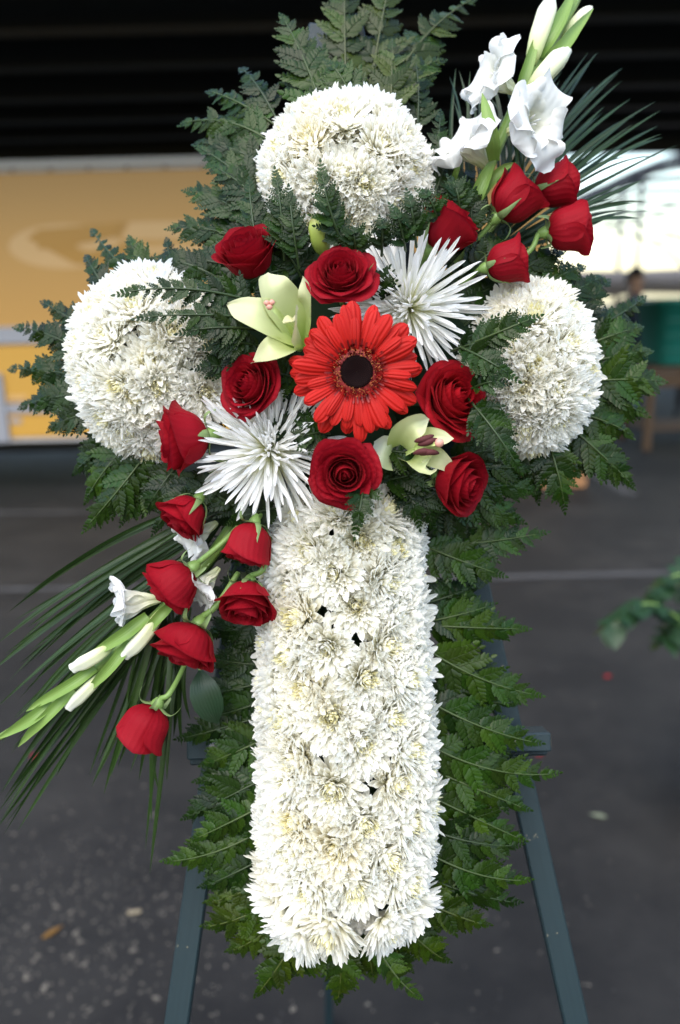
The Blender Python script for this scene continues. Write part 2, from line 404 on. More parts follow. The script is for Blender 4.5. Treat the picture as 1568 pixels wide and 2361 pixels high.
tbox('cargo_box', tx0, tx1, zb + 0.02, zt - 0.02, 0.0, ORANGE, 2.4, 0.03)
tbox('top_rail', tx0, tx1 + 0.02, tz(250, 383)[1], zt, 0.03, PALE, 0.05)
tbox('top_trim', tx0, tx1 + 0.02, tz(250, 393)[1], tz(250, 386)[1], 0.02, solid('truck_trim_light', (0.5, 0.49, 0.48)), 0.04)
tbox('rub_rail', tx0, tx1, tz(80, 792)[1], tz(80, 752)[1], 0.025, SILV, 0.05)
tbox('rub_rail', tx0, tx1, tz(80, 952)[1], tz(80, 930)[1], 0.022, SILV, 0.05)
tbox('lower_band', tx0, tx1, tz(80, 1008)[1], tz(80, 957)[1], 0.012, ORANGE2, 0.03)
tbox('mid_band', tx0, tx1, tz(80, 926)[1], tz(80, 796)[1], 0.012, ORANGE2, 0.03)
tbox('sill', tx0, tx1, zb, tz(80, 1010)[1], 0.02, PALE, 0.06)
lx = tz(12, 900)[0]
for kx in range(14):
    xx = tz(30 + 88 * kx, 390)[0]; tbox('trim_clip', xx - .012, xx + .012, tz(250, 392)[1], tz(250, 387)[1], 0.024, DARK, 0.01, 0)
tbox('corner_post', lx - 0.42, lx, zb, tz(10, 860)[1], 0.04, SILV, 0.08)
tbox('marker_plate', tz(22, 950)[0], tz(68, 950)[0], tz(40, 926)[1], tz(40, 912)[1], 0.018, PEACH, 0.03)
tbox('marker_plate', tz(24, 970)[0], tz(52, 970)[0], tz(40, 976)[1], tz(40, 964)[1], 0.018, SILV, 0.03)
def tshape(name, pts, m, proud):
    p = np.array([(tz(x, y)[0] - tc[0], -proud, tz(x, y)[1]) for x, y in pts])
    p2 = p.copy(); p2[:, 1] += 0.003; k = len(p)
    f = [tuple(range(k)), tuple(range(2 * k - 1, k - 1, -1))] + [(i, i + k, (i + 1) % k + k, (i + 1) % k) for i in range(k)]
    return link(name, mesh(name, np.vstack([p, p2]), f, m, smooth=False), tr)
el = lambda cx, cy, rx, ry, a0=0, a1=360, k=28: [(cx + rx * math.cos(R(a)), cy + ry * math.sin(R(a))) for a in np.linspace(a0, a1, k, endpoint=a1 - a0 < 360)]
tshape('logo_oval', el(150, 568, 130, 52), PEACH, 0.003)
tshape('logo_mark', el(120, 560, 60, 30, 200, 380) + el(190, 590, 40, 20, 0, 120), AMBER, 0.006)
tshape('logo_mark', [(85, 530), (290, 512), (270, 545), (170, 565), (90, 575)], AMBER, 0.009)
tshape('logo_mark', [(160, 590), (300, 560), (290, 600), (210, 615)], AMBER, 0.009)
tshape('logo_stripe', [(300, 512), (620, 505), (620, 548), (280, 552)], PEACH, 0.003)
tshape('logo_stripe', [(250, 572), (620, 560), (620, 574), (255, 590)], PEACH, 0.003)
for wx in (tx0 + 1.2, tx1 - 0.9):             # wheels under the box, mostly in its shade
    th = np.linspace(0, 2 * math.pi, 25)[:-1]; b = MB(); rr = 0.26
    pr = [(0.20, 0.0), (rr * .94, 0.0), (rr, 0.03), (rr, 0.2), (rr * .94, 0.23), (0.2, 0.23)]
    g = np.array([[(r_ * math.cos(a), d_, r_ * math.sin(a)) for a in th] for r_, d_ in pr]); b.grid(g, close=True)
    wh = link('wheel', b.mesh('wheel', DARK), tr); wh.location = (wx - tc[0], 0.25, rr)
    b = MB(); g = np.array([[(r_ * math.cos(a), d_, r_ * math.sin(a)) for a in th] for r_, d_ in ((0.001, 0.06), (0.08, 0.05), (0.12, 0.09), (0.2, 0.05), (0.2, 0.2))]); b.grid(g, close=True)
    link('rim', b.mesh('rim', SILV), wh)
link('chassis', MB().box((0, 1.2, zb - 0.09), (tx1 - tx0 - 0.5, 1.4, 0.16), 0.01).mesh('chassis', DARK, False), tr)

# ------------------------------------------------------------------ white arched canopy beyond, grey awning, stall things
def arch(name, label, yc0, yc1, xc, half, z0, rise):
    t = thing(name, label, 'frame', (xc, yc0, 0)); c0 = np.array([xc, yc0, 0])
    th = np.linspace(0, math.pi, 33)
    def pt(a, y): return (half * math.cos(a), y - yc0, z0 + rise * math.sin(a))
    pm = solid('canopy_pipe', (0.035, 0.04, 0.05), None, 0.6, 5)
    for y in np.linspace(yc0, yc1, 8):
        link('hoop', MB().tube([np.array(pt(a, y)) * np.array([.995, 1, .995]) for a in th], 0.055, 6).mesh('hoop', pm), t)
    for a in (0.35, 0.8, 1.25, 1.9, 2.4, 2.85):
        link('purlin', MB().tube([pt(a, yc0), pt(a, yc1)], 0.03, 6).mesh('purlin', pm), t)
    for y in np.linspace(yc0, yc1, 8):
        for s_ in (-1, 1): link('post', MB().tube([(s_ * half, y - yc0, 0), (s_ * half, y - yc0, z0 + .02)], 0.05, 6).mesh('post', pm), t)
    for px_ in (1432, 1476):
        x_ = aty(px_, 500, yc0)[0] - xc
        link('mast', MB().tube([(x_, 0, 0), (x_, 0, z0 + rise * math.sqrt(max(0.05, 1 - (x_ / half) ** 2)))], 0.035, 6).mesh('mast', pm), t)
arch('hoop_frame', 'arched frame of dark pipes against the bright sky at right', 13, 27, 7.3, 4.3, 1.7, 2.05)
AWN = solid('awning_cloth', (0.15, 0.135, 0.125), (0.19, 0.17, 0.16), 0.9, 2, 0.1)
aw = thing('market_awning', 'grey-brown cloth awning over the far stalls at right', 'awning', (5.0, 10.5, 0))
a0 = aty(1340, 622, 10.5); a1 = aty(2200, 590, 10.5)
zlo, zhi = a0[2] - 0.30, a0[2]
g = np.zeros((5, 15, 3)); X = np.linspace(a0[0], a1[0] + 1, 15) - 5.0
for i, (yy, z_) in enumerate(((0, zlo - 0.02), (0.0, zlo + .12), (0.9, zhi), (2.0, zhi + .02), (2.9, zlo + .1))):
    g[i, :, 0] = X; g[i, :, 1] = yy; g[i, :, 2] = z_ + 0.02 * np.sin(X * 5 + i)
link('cloth', MB().grid(g).mesh('cloth', AWN), aw)
PIPE = solid('grey_pipe', (0.2, 0.2, 0.21), None, 0.4, 5)
for xx in (a1[0] - 5.2, a1[0] - 3.4):
    for yy in (0.05, 2.8): link('pole', MB().tube([(xx, yy, 0), (xx, yy, zhi - .06)], 0.02, 8).mesh('pole', PIPE), aw)

BROWN = solid('stall_wood', (0.10, 0.058, 0.03), (0.06, 0.035, 0.02), 0.7, 6)
tb = ground(1530, 1040); th_ = 0.80
tbl = thing('stall_table', 'brown wooden stall table with slatted shelf under the teal tub', 'table', tb + np.array([.35, .4, 0]))
link('table_top', MB().box((0, 0, th_ - .02), (1.1, .8, .04), .006).mesh('table_top', BROWN, False), tbl)
for sx in (-.5, .5):
    for sy in (-.35, .35): link('leg', MB().box((sx, sy, (th_ - .04) / 2), (.07, .07, th_ - .04), .006).mesh('leg', BROWN, False), tbl)
sm = MB().box((0, 0, 0), (1.0, .09, .025), .003).mesh('slat', BROWN, False)
for k in range(6): link('slat', sm, tbl, Matrix.Translation((0, -.29 + k * .115, .2)))
link('apron', MB().box((0, -.37, th_ - .12), (.93, .025, .14), .003).mesh('apron', BROWN, False), tbl)
TUBM = solid('teal_plastic', (0.012, 0.135, 0.105), (0.016, 0.15, 0.12), 0.4, 3, 0.4)
tub = thing('teal_tub', 'teal green plastic tub standing on the brown stall table', 'tub', tb + np.array([.38, .4, th_ + .002]))
def tubmesh():
    b = MB(); th = [R(45) + 2 * math.pi * k / 24 for k in range(24)]
    def ring(hx, hy, z):
        o = []
        for a in th:
            c, s = math.cos(a), math.sin(a); o.append((hx * np.sign(c) * abs(c) ** .35, hy * np.sign(s) * abs(s) ** .35, z))
        return o
    b.grid(np.array([ring(.01, .01, 0), ring(.42, .3, 0), ring(.44, .32, .04), ring(.5, .37, .58), ring(.53, .4, .58), ring(.53, .4, .63), ring(.49, .36, .63), ring(.43, .31, .05), ring(.01, .01, .05)]), close=True)
    return b.mesh('tub_body', TUBM)
link('tub_body', tubmesh(), tub)
for k in range(3): link('rib', MB().box((0, -.335 - .018 * k, .15 + .14 * k), (.86, .025, .02), .004).mesh('rib', TUBM, False), tub)

def person(label, loc, shirt, trous, hairc, yaw, h=1.7, arm=0.3):
    t = thing('person', label, 'person', loc); t.rotation_euler = (0, 0, yaw)
    J = {'pel': (0, 0, .93, .13), 'waist': (0, 0, 1.08, .125), 'chest': (0, .01, 1.3, .15), 'neckb': (0, 0, 1.45, .075), 'neck': (0, 0, 1.52, .055), 'headb': (0, -.02, 1.58, .075), 'head': (0, -.02, 1.66, .095), 'crown': (0, 0, 1.73, .075)}
    E = [('pel', 'waist'), ('waist', 'chest'), ('chest', 'neckb'), ('neckb', 'neck'), ('neck', 'headb'), ('headb', 'head'), ('head', 'crown')]
    for n_, s in (('l', 1), ('r', -1)):
        J.update({'sh' + n_: (s * .18, 0, 1.4, .07), 'el' + n_: (s * .25, -.02 - arm * .2, 1.12, .05), 'wr' + n_: (s * .23, -.1 - arm, 1.0, .035), 'ha' + n_: (s * .22, -.16 - arm, .97, .04),
                  'hip' + n_: (s * .1, 0, .88, .1), 'kn' + n_: (s * .11, -.02, .5, .07), 'an' + n_: (s * .11, .01, .09, .05), 'to' + n_: (s * .13, -.15, .04, .04)})
        E += [('chest', 'sh' + n_), ('sh' + n_, 'el' + n_), ('el' + n_, 'wr' + n_), ('wr' + n_, 'ha' + n_), ('pel', 'hip' + n_), ('hip' + n_, 'kn' + n_), ('kn' + n_, 'an' + n_), ('an' + n_, 'to' + n_)]
    ks = list(J); me = bpy.data.meshes.new('body'); me.from_pydata([J[k][:3] for k in ks], [(ks.index(a), ks.index(b)) for a, b in E], [])
    m, n, out = mat('person_skin_and_clothes')
    tc_ = node(n, 'ShaderNodeTexCoord'); sep = node(n, 'ShaderNodeSeparateXYZ'); n.links.new(tc_.outputs['Object'], sep.inputs[0])
    mp = node(n, 'ShaderNodeMapRange'); mp.inputs[2].default_value = 2.0; n.links.new(sep.outputs[2], mp.inputs[0]); mp.inputs[4].default_value = 1.0; mp.inputs[3].default_value = 0; mp.inputs[1].default_value = 0
    c = ramp(n, mp.outputs[0], [(0, (0.02, 0.02, 0.02)), (0.05, trous), (0.46, shirt), (0.745, (0.42, 0.25, 0.18)), (1, (0.42, 0.25, 0.18))], 'CONSTANT')
    p = node(n, 'ShaderNodeBsdfPrincipled'); n.links.new(c, p.inputs['Base Color']); p.inputs['Roughness'].default_value = .8; n.links.new(p.outputs[0], out.inputs[0])
    me.materials.append(m); o = link('body', me, t)
    sk = o.modifiers.new('skin', 'SKIN'); sk.use_smooth_shade = True
    for k, v in zip(ks, me.skin_vertices[0].data): v.radius = (J[k][3], J[k][3] * .85); v.use_root = (k == 'pel')
    ss = o.modifiers.new('sub', 'SUBSURF'); ss.levels = 2; ss.render_levels = 2
    b = MB(); ths = np.linspace(0, 2 * math.pi, 15)[:-1]
    b.grid(np.array([[(.105 * math.sin(f) * math.cos(a), .012 + .115 * math.sin(f) * math.sin(a) + .02 * (f / 2), 1.68 + .11 * math.cos(f) - (.05 if math.sin(a) > .2 else 0) * (f / 2)) for a in ths] for f in np.linspace(.05, 1.75, 8)]), close=True)
    link('hair', b.mesh('hair', solid('hair', hairc, None, .6, 40)), t)
    return t
p1 = aty(1449, 900, 9.4); p1[2] = 0
person('person in dark navy clothes standing among the far stalls', p1, (0.012, 0.016, 0.04), (0.015, 0.018, 0.03), (0.01, 0.008, 0.006), R(20))
p2 = aty(1590, 900, 9.9); p2[2] = 0
person('person in black clothes at the right edge behind the teal tub', p2, (0.008, 0.008, 0.01), (0.012, 0.012, 0.014), (0.01, 0.008, 0.006), R(-30))
REDC = solid('red_board', (0.40, 0.03, 0.02), None, .5)
rb_ = aty(1470, 690, 10.0)
sg = thing('red_sign_board', 'small upright red sign board on a post beside the dark navy person', 'sign', (rb_[0], 10.0, 0))
link('board', MB().box((0, 0, rb_[2]), (.09, .02, .32), .004).mesh('board', REDC, False), sg)
link('post', MB().tube([(0, .03, 0), (0, .03, rb_[2])], .015, 6).mesh('post', PIPE), sg)

CRW = solid('crate_wood', (0.34, 0.17, 0.075), (0.24, 0.115, 0.05), 0.7, 9)
cb = ground(1285, 1128)
cr = thing('wooden_crate', 'reddish brown slatted wooden crate on the asphalt below the right arm', 'crate', cb + np.array([0, .25, 0]))
wx = (ground(1352, 1125) - ground(1215, 1128))[0] / 2
for k in range(3):
    for sy in (-.22, .22): link('slat', MB().box((0, sy, .045 + k * .095), (2 * wx, .016, .075), .003).mesh('slat', CRW, False), cr)
    for sx in (-1, 1): link('slat', MB().box((sx * (wx - .02), 0, .045 + k * .095), (.016, .40, .075), .003).mesh('slat', CRW, False), cr)
for sx in (-1, 1):
    for sy in (-.2, .2): link('corner_post', MB().box((sx * (wx - .05), sy, .145), (.035, .02, .28), .003).mesh('corner_post', CRW, False), cr)
link('base', MB().box((0, 0, .012), (2 * wx - .07, .40, .012)).mesh('base', CRW, False), cr)

# potted plant to the right
ovate_n = 9
def canon_leaf(name, m_, wid=0.36, fold=0.15, droop=0.2, serr=0.0):
    y = np.linspace(0, 1, ovate_n); sp = np.stack([0 * y, y, -droop * y * y], 1)
    wd = wid * np.sin(np.pi * np.clip(y, 0, 1) ** 0.8) * (1 - .15 * y) + .004
    if serr: wd = wd * (1 + serr * np.where(np.arange(ovate_n) % 2, 1, -1))
    g, t, s = blade(sp, wd, (0, 0, 1), fold, 5, pw=1.0)
    return mesh(name, g.reshape(-1, 3), grid_faces(ovate_n, 5), m_, t, s)
pc = np.array([1.12, 1.95, 0.0])
pot = thing('potted_plant', 'dark green leafy plant in a pot reaching in from the right edge', 'plant', pc)
lm = [canon_leaf('leaf', LEAF, .40, .12, .25), canon_leaf('leaf', LEAF, .34, .2, .1)]
CLAY = solid('clay', (0.22, 0.09, 0.05), (0.17, 0.07, 0.04), .8, 10)
th = np.linspace(0, 2 * math.pi, 25)[:-1]
link('pot', MB().grid(np.array([[(r_ * math.cos(a), r_ * math.sin(a), z_) for a in th] for r_, z_ in ((.01, .0), (.12, 0), (.16, .28), (.18, .28), (.18, .33), (.155, .33), (.15, .28), (.01, .27))]), close=True).mesh('pot', CLAY), pot)
for k, (px, py, y_) in enumerate(((1400, 1448, 1.75), (1500, 1375, 1.85), (1560, 1350, 1.95), (1530, 1480, 1.8), (1600, 1420, 1.85), (1650, 1330, 2.0), (1700, 1480, 1.9), (1620, 1250, 2.0), (1800, 1380, 2.1))):
    tip = aty(px, py, y_) - pc; sp = crom([(0, 0, .28), (tip[0] * .35, tip[1] * .3, tip[2] * .8), (tip[0] * .75, tip[1] * .8, tip[2] * 1.06), tip], 24)
    st_ = link('branch', MB().tube(sp, np.linspace(.006, .0015, 24), 6).mesh('branch', STEM), pot)
    for q in range(11, 24):
        for sgn in (-1, 1):
            d = nrm(sp[min(q + 1, 23)] - sp[q - 1]); sd = nrm(np.cross(d, (0, 0, 1))) * sgn
            dr = nrm(d * .5 + sd * rng.uniform(.5, 1.1) + np.array([0, 0, rng.uniform(-.5, .35)]))
            if rng.random() < .7:
                link('leaf', rng.choice(lm), pot, frame(sp[q], dr, (rng.uniform(-.4, .4), -.5, 1), rng.uniform(.045, .07)), color=(1.0, 1.15, .8))

# ------------------------------------------------------------------ litter on the asphalt
PEB = leafy('pale_litter', lambda n: ramp(n, obrand(n), [(0, (0.11, 0.098, 0.08)), (1, (0.12, 0.108, 0.093))]), 0.8, 0.0, 0.2)
b = MB()
octf = [(0, 2, 4), (2, 1, 4), (1, 3, 4), (3, 0, 4), (2, 0, 5), (1, 2, 5), (3, 1, 5), (0, 3, 5)]
def chip(p, s, el_):
    v = np.array([(1, 0, 0), (-1, 0, 0), (0, 1, 0), (0, -1, 0), (0, 0, 1), (0, 0, -1)], float) * (s * el_, s, s * .35)
    a = rng.uniform(0, 6.28); c_, s_ = math.cos(a), math.sin(a); v = v @ np.array([(c_, s_, 0), (-s_, c_, 0), (0, 0, 1)])
    b.add(v * NR.uniform(.75, 1.25, (6, 1)) + np.array([p[0], p[1], s * .3]), octf)
for k in range(900):                          # swept-up scraps gather at the lower left, few lie elsewhere
    if rng.random() < .8: px, py = rng.gauss(230, 260), rng.gauss(2100, 150)
    else: px, py = rng.uniform(-150, 1750), 1400 + 1000 * rng.random() ** .8
    if py < 1350: continue
    sz = .0016 + .0016 * rng.random() + (.004 * rng.random() if rng.random() < .12 else 0)
    chip(ground(px, py), sz, rng.uniform(1, 2.4))
o = link('litter', b.mesh('litter', PEB, False), kind='stuff'); o['label'] = 'pale grit and flower scraps scattered over the asphalt'; o['category'] = 'litter'
redl = leafy('fallen_red_petal', lambda n: mixc(n, (0.20, 0.006, 0.012), (0.26, 0.01, 0.016), noise(n, 60)), .6, .1, .2)
pl = canon_leaf('fallen_petal', redl, .5, .3, -.15)
for lab, px, py, s in (('fallen red petal on the asphalt under the left palm leaf', 70, 1747, .030), ('fallen red petal on the asphalt beside the right easel leg', 1395, 1562, .028), ('fallen red petal just under the right end of the easel ledge', 1238, 1742, .022)):
    tag(link('fallen_petal', pl, mw=frame(ground(px, py, .004), (1, .3, 0), (0, 0, 1), s)), lab, 'petal', 'fallen red petals')
yl = leafy('fallen_yellow_leaf', lambda n: mixc(n, (0.16, 0.085, 0.02), (0.12, 0.06, 0.015), noise(n, 60)), .6, .1, .2)
tag(link('fallen_leaf', canon_leaf('fallen_leaf', yl, .16, .3, -.1), mw=frame(ground(95, 2165, .004), (1, .9, 0), (0, 0, 1), .055)), 'curled orange-brown leaf lying on the asphalt at lower left', 'leaf')
gl = leafy('fallen_grey_leaf', lambda n: mixc(n, (0.22, 0.23, 0.17), (0.14, 0.17, 0.1), noise(n, 60)), .6, .1, .2)
tag(link('fallen_leaf', canon_leaf('fallen_leaf', gl, .2, .3, -.1), mw=frame(ground(1400, 1885, .004), (-1, .25, 0), (0, 0, 1), .05)), 'pale grey-green leaf lying on the asphalt right of the easel', 'leaf')
sgm = leafy('straw', lambda n: mixc(n, (0.26, 0.22, 0.15), (0.2, 0.16, 0.11), noise(n, 60)), .7, 0, .2)
q0 = ground(310, 2105, .004)
tag(link('wood_chip', MB().box((0, 0, .003), (.032, .009, .006), .001).mesh('wood_chip', sgm, False), mw=Matrix.Translation(q0) @ Matrix.Rotation(.15, 4, 'Z')), 'small pale wood chip on the asphalt left of the easel leg', 'chip')

# ------------------------------------------------------------------ easel
ez = thing('easel', 'teal painted wooden easel standing behind the flower cross', 'easel', ground(860, 2361))
eo = np.array(ez.location)
def beam(name, a, b, wd, dp, m_=TEAL, face=W):
    a, b = np.array(a), np.array(b); y = nrm(b - a); z = nrm(face - y * np.dot(face, y)); x = np.cross(y, z); L = np.linalg.norm(b - a)
    me = MB().box((0, 0, 0), (wd, L, dp), .0015, ).mesh(name, m_, False)
    o = link(name, me, ez, frame((a + b) / 2 - eo, y, z)); return o
def extend(a, b, z):                          # lengthen a->b down to the floor
    d = b - a; return a + d * ((z - a[2]) / d[2])
LW = 0.020
la, lb_ = P(738, 65, -.075), P(424, 2250, -.06)
ra, rb2 = P(806, 45, -.075), P(1303, 2250, -.06)
beam('leg', la, extend(la, lb_, 0), LW + .003, .016)
beam('leg', ra, extend(ra, rb2, 0), LW + .003, .016)
ca = P(772, 75, -.10); cbk = ground(735, 2650); cbk = np.array([ (P(726, 2300, -.35))[0], ca[1] + 0.36, 0.0])
beam('rear_leg', ca, cbk, LW - .004, .018)
t0, t1 = P(437, 1722, -.040), P(1262, 1703, -.040)
led = beam('ledge', t0, t1, .018, .030)
beam('ledge_back', P(440, 1745, -.052), P(1258, 1722, -.052), .014, .012)
for pp in (P(1263.0, 1703, -.040),):
    ld = nrm(t1 - t0); me = MB().box((0, 0, 0), (.012, .0015, .020), 0).mesh('bare_end', WOODEND, False)
    link('bare_end', me, led, Matrix.Translation((0, np.linalg.norm(t1 - t0) / 2 + .0002, 0)))
bolt = MB()
thb = np.linspace(0, 2 * math.pi, 11)[:-1]
bolt.grid(np.array([[(r_ * math.cos(a), r_ * math.sin(a), z_) for a in thb] for r_, z_ in ((.0045, 0), (.0045, .0012), (.003, .0024), (.0002, .0027))]), close=True)
bm = bolt.mesh('bolt', solid('steel_bolt', (0.2, 0.19, 0.18), None, .4, 50, .6))
for px_, py_ in ((492, 1722), (1185, 1704)):
    link('bolt', bm, led, frame(np.array(led.matrix_basis.inverted() @ Vector(P(px_, py_, -.0235) - eo)), (0, 1, 0), (0, 0, 1)))
beam('crossbar', P(690, 320, -.088), P(850, 316, -.088), .02, .012)

# ------------------------------------------------------------------ foam cross (seen only through gaps)
fc = thing('foam_cross', 'dark green floral foam cross holding the flowers, seen through gaps', 'foam', P(790, 1700, 0))
fo = np.array(fc.location)
def foam(name, x0, y0, x1, y1, d, w0=.001):
    c = (P(x0, y0, 0) + P(x1, y1, 0)) / 2; wx_, hy_ = (x1 - x0) / PXM, (y1 - y0) / PXM
    me = MB().box((0, 0, 0), (wx_, hy_, d), .012).mesh(name, FOAM, False)
    link(name, me, fc, frame(c + W * (d / 2 + w0) - fo, V, W))
foam('upright_block', 680, 310, 915, 2070, .050)
foam('arm_block', 250, 735, 730, 985, .043, .004)
foam('arm_block', 865, 735, 1330, 985, .043, .004)
for cx_, cy_, rx_, ry_ in ((793, 405, 128, 112), (350, 842, 110, 145), (1236, 850, 80, 135)):
    th = np.linspace(0, 2 * math.pi, 33)[:-1]; g = np.array([[(rx_ / PXM * k_ * math.cos(a), ry_ / PXM * k_ * math.sin(a), z_) for a in th] for k_, z_ in ((1, .0), (1, .025), (.88, .045), (.6, .058), (.01, .062))])
    link('dome_block', MB().grid(g, close=True).mesh('dome_block', FOAM), fc, frame(P(cx_, cy_, .0015) - fo, V, W))

# ------------------------------------------------------------------ chrysanthemums
def canon_petal(name, m_, L=1.0, wid=0.16, cup=0.5, curl=0.25, tip=0.75, n=8, m=5, pw=2.0, side=0.0, twist=0.0, base=0.45):
    y = np.interp(np.linspace(0, 1, n), [0, .55, .78, .9, 1], [0, .68, .90, .975, 1])
    sp = np.stack([side * y ** 2, y * L, curl * (y ** 2) * L], 1)
    wd = wid * np.interp(y, [0, .3, tip, .90, .975, 1], [base, .78, 1, .84, .46, .08])
    g, t, s = blade(sp, wd, (0, 0, 1), cup, m, pw=pw, twist=twist)
    return g, t, s
def petal_mesh(name, m_, **kw):
    g, t, s = canon_petal(name, m_, **kw); return mesh(name, g.reshape(-1, 3), grid_faces(g.shape[0], g.shape[1]), m_, t, s)
MUMP = [petal_mesh('petal', MUM, wid=w, cup=c, curl=k, tip=tp, side=sd, twist=tw) for w, c, k, tp, sd, tw in
        ((.098, .6, .20, .74, .0, 0), (.105, .5, .26, .70, .06, .2), (.092, .75, .13, .78, -.06, -.2), (.10, .65, .32, .72, .03, .1), (.09, .85, .03, .76, -.03, -.1), (.094, .55, .10, .66, .08, .3))]
def phyl_petals(n, a0, a1, l0, l1, wr, curl, seed, tbase=0.0):
    r = random.Random(seed); b = MB()
    for i in range(n):
        f = (i + .5) / n; ang = i * 2.39996 + r.uniform(-.15, .15); tilt = R(a0 + (a1 - a0) * f ** .85 + r.uniform(-6, 6)); L = (l0 + (l1 - l0) * f) * r.uniform(.9, 1.1)
        g, t, s = canon_petal('', None, wid=wr * r.uniform(.85, 1.1) * (1.2 - .25 * f), cup=r.uniform(.5, .85), curl=curl * r.uniform(.6, 1.3), n=6, m=4, side=r.uniform(-.08, .08), twist=r.uniform(-.3, .3))
        d = np.array([math.sin(tilt) * math.cos(ang), math.sin(tilt) * math.sin(ang), math.cos(tilt)])
        inn = np.array([-math.cos(tilt) * math.cos(ang), -math.cos(tilt) * math.sin(ang), math.sin(tilt)])
        mm = frame((0, 0, 0), d, inn, L); Rm = np.array(mm.to_3x3())
        off = np.array([math.cos(ang), math.sin(ang), 0]) * (.03 + .07 * f)
        b.grid(g @ Rm.T + off, tbase + (1 - tbase) * t, s)
    return b
INNER = [phyl_petals(205, 16, 80, .56, 1.0, .088, .27, 100 + k, .06).mesh('inner_petals', MUM) for k in range(5)]
CENTRE = [phyl_petals(70, 2, 30, .46, .66, .07, .3, 200 + k).mesh('centre', MUMC) for k in range(4)]
def mum(loc, axis, L, label, group, tint=(1, 1, 1), nout=28, young=0.0):
    t = thing('chrysanthemum', label, 'flower', mw=zframe(loc, axis, rng.uniform(0, 6.28), L), group=group)
    link('centre', rng.choice(CENTRE), t, Matrix.Rotation(rng.uniform(0, 6.28), 4, 'Z') @ Matrix.Scale(rng.uniform(.9, 1.1), 4), color=tint, kind='stuff')
    link('inner_petals', rng.choice(INNER), t, Matrix.Rotation(rng.uniform(0, 6.28), 4, 'Z') @ Matrix.Scale(rng.uniform(.95, 1.05), 4), color=tint, kind='stuff')
    for i in range(nout):
        ang = i * 2 * math.pi / nout * 2 + (0.13 if i >= nout / 2 else 0) + rng.uniform(-.13, .13); lo = i >= nout / 2
        tilt = R((80 if lo else 66) + rng.uniform(-8, 8) - young)
        d = np.array([math.sin(tilt) * math.cos(ang), math.sin(tilt) * math.sin(ang), math.cos(tilt)])
        inn = np.array([-math.cos(tilt) * math.cos(ang), -math.cos(tilt) * math.sin(ang), math.sin(tilt)]) + NR.uniform(-.25, .25, 3)
        link('petal', rng.choice(MUMP), t, frame(np.array([math.cos(ang), math.sin(ang), 0]) * .1, d, inn, rng.uniform(.93, 1.12)), color=tint)
    return t
def mumtint():
    k = rng.uniform(.97, 1.0); c = rng.uniform(.92, 1.0) if rng.random() < .4 else 1.0; return (k, k * (1 - (1 - c) * .25), k * c)
# the shaft: rows from the top, five across, over a rounded foam
NROW = 13
COLN = ['leftmost of five', 'second from the left', 'middle of five', 'second from the right', 'rightmost of five']
for r_ in range(NROW):
    f = r_ / (NROW - 1); py = 1190 + f * (2072 - 1190)
    lx_, rx_ = np.interp(py, [1130, 1250, 1450, 1650, 1900, 2100], [690, 655, 632, 630, 628, 648]), np.interp(py, [1130, 1250, 1450, 1650, 1900, 2100], [925, 940, 948, 965, 966, 945])
    mx, hw = (lx_ + rx_) / 2, ((rx_ - lx_) / 2 - 20) / PXM
    for c_ in range(5):
        a = (-76, -39, 0, 39, 76)[c_] + rng.uniform(-5, 5)
        if r_ % 2: a += (0, 5, 11, 8, 0)[c_]
        else: a -= (0, 8, 11, 5, 0)[c_]
        hh = .042
        pos = P(mx, py + rng.uniform(-13, 13) + (18 if c_ % 2 else 0) - 9, .022) + U * (hw * math.sin(R(a))) + W * (hh * math.cos(R(a)))
        ax = U * math.sin(R(a)) * 1.0 + W * max(.1, math.cos(R(a))) * 1.0
        if r_ == 0: ax = ax + V * .55
        if r_ == NROW - 1: ax = ax - V * .75 - W * .1
        elif r_ == NROW - 2: ax = ax - V * .22
        ax = ax + (U * rng.uniform(-.14, .14) + V * rng.uniform(-.16, .16))
        mum(pos, ax, rng.uniform(.0285, .0335), f'white chrysanthemum on the long shaft, {ORD[r_]} row from the top, {COLN[c_]}', 'white chrysanthemums covering the shaft of the cross', mumtint(), 28, 12 if rng.random() < .25 else 0)
for k in range(6):                            # hem of blooms along the bottom end
    px = 682 + k * 42
    mum(P(px, 2080 + 18 * math.sin(math.pi * k / 5), .030), -V * 1.0 + U * (k - 2.5) * .28 + W * .55, .0285, f'white chrysanthemum along the bottom edge of the shaft, {ORD[k]} from the left', 'white chrysanthemums covering the shaft of the cross', mumtint())
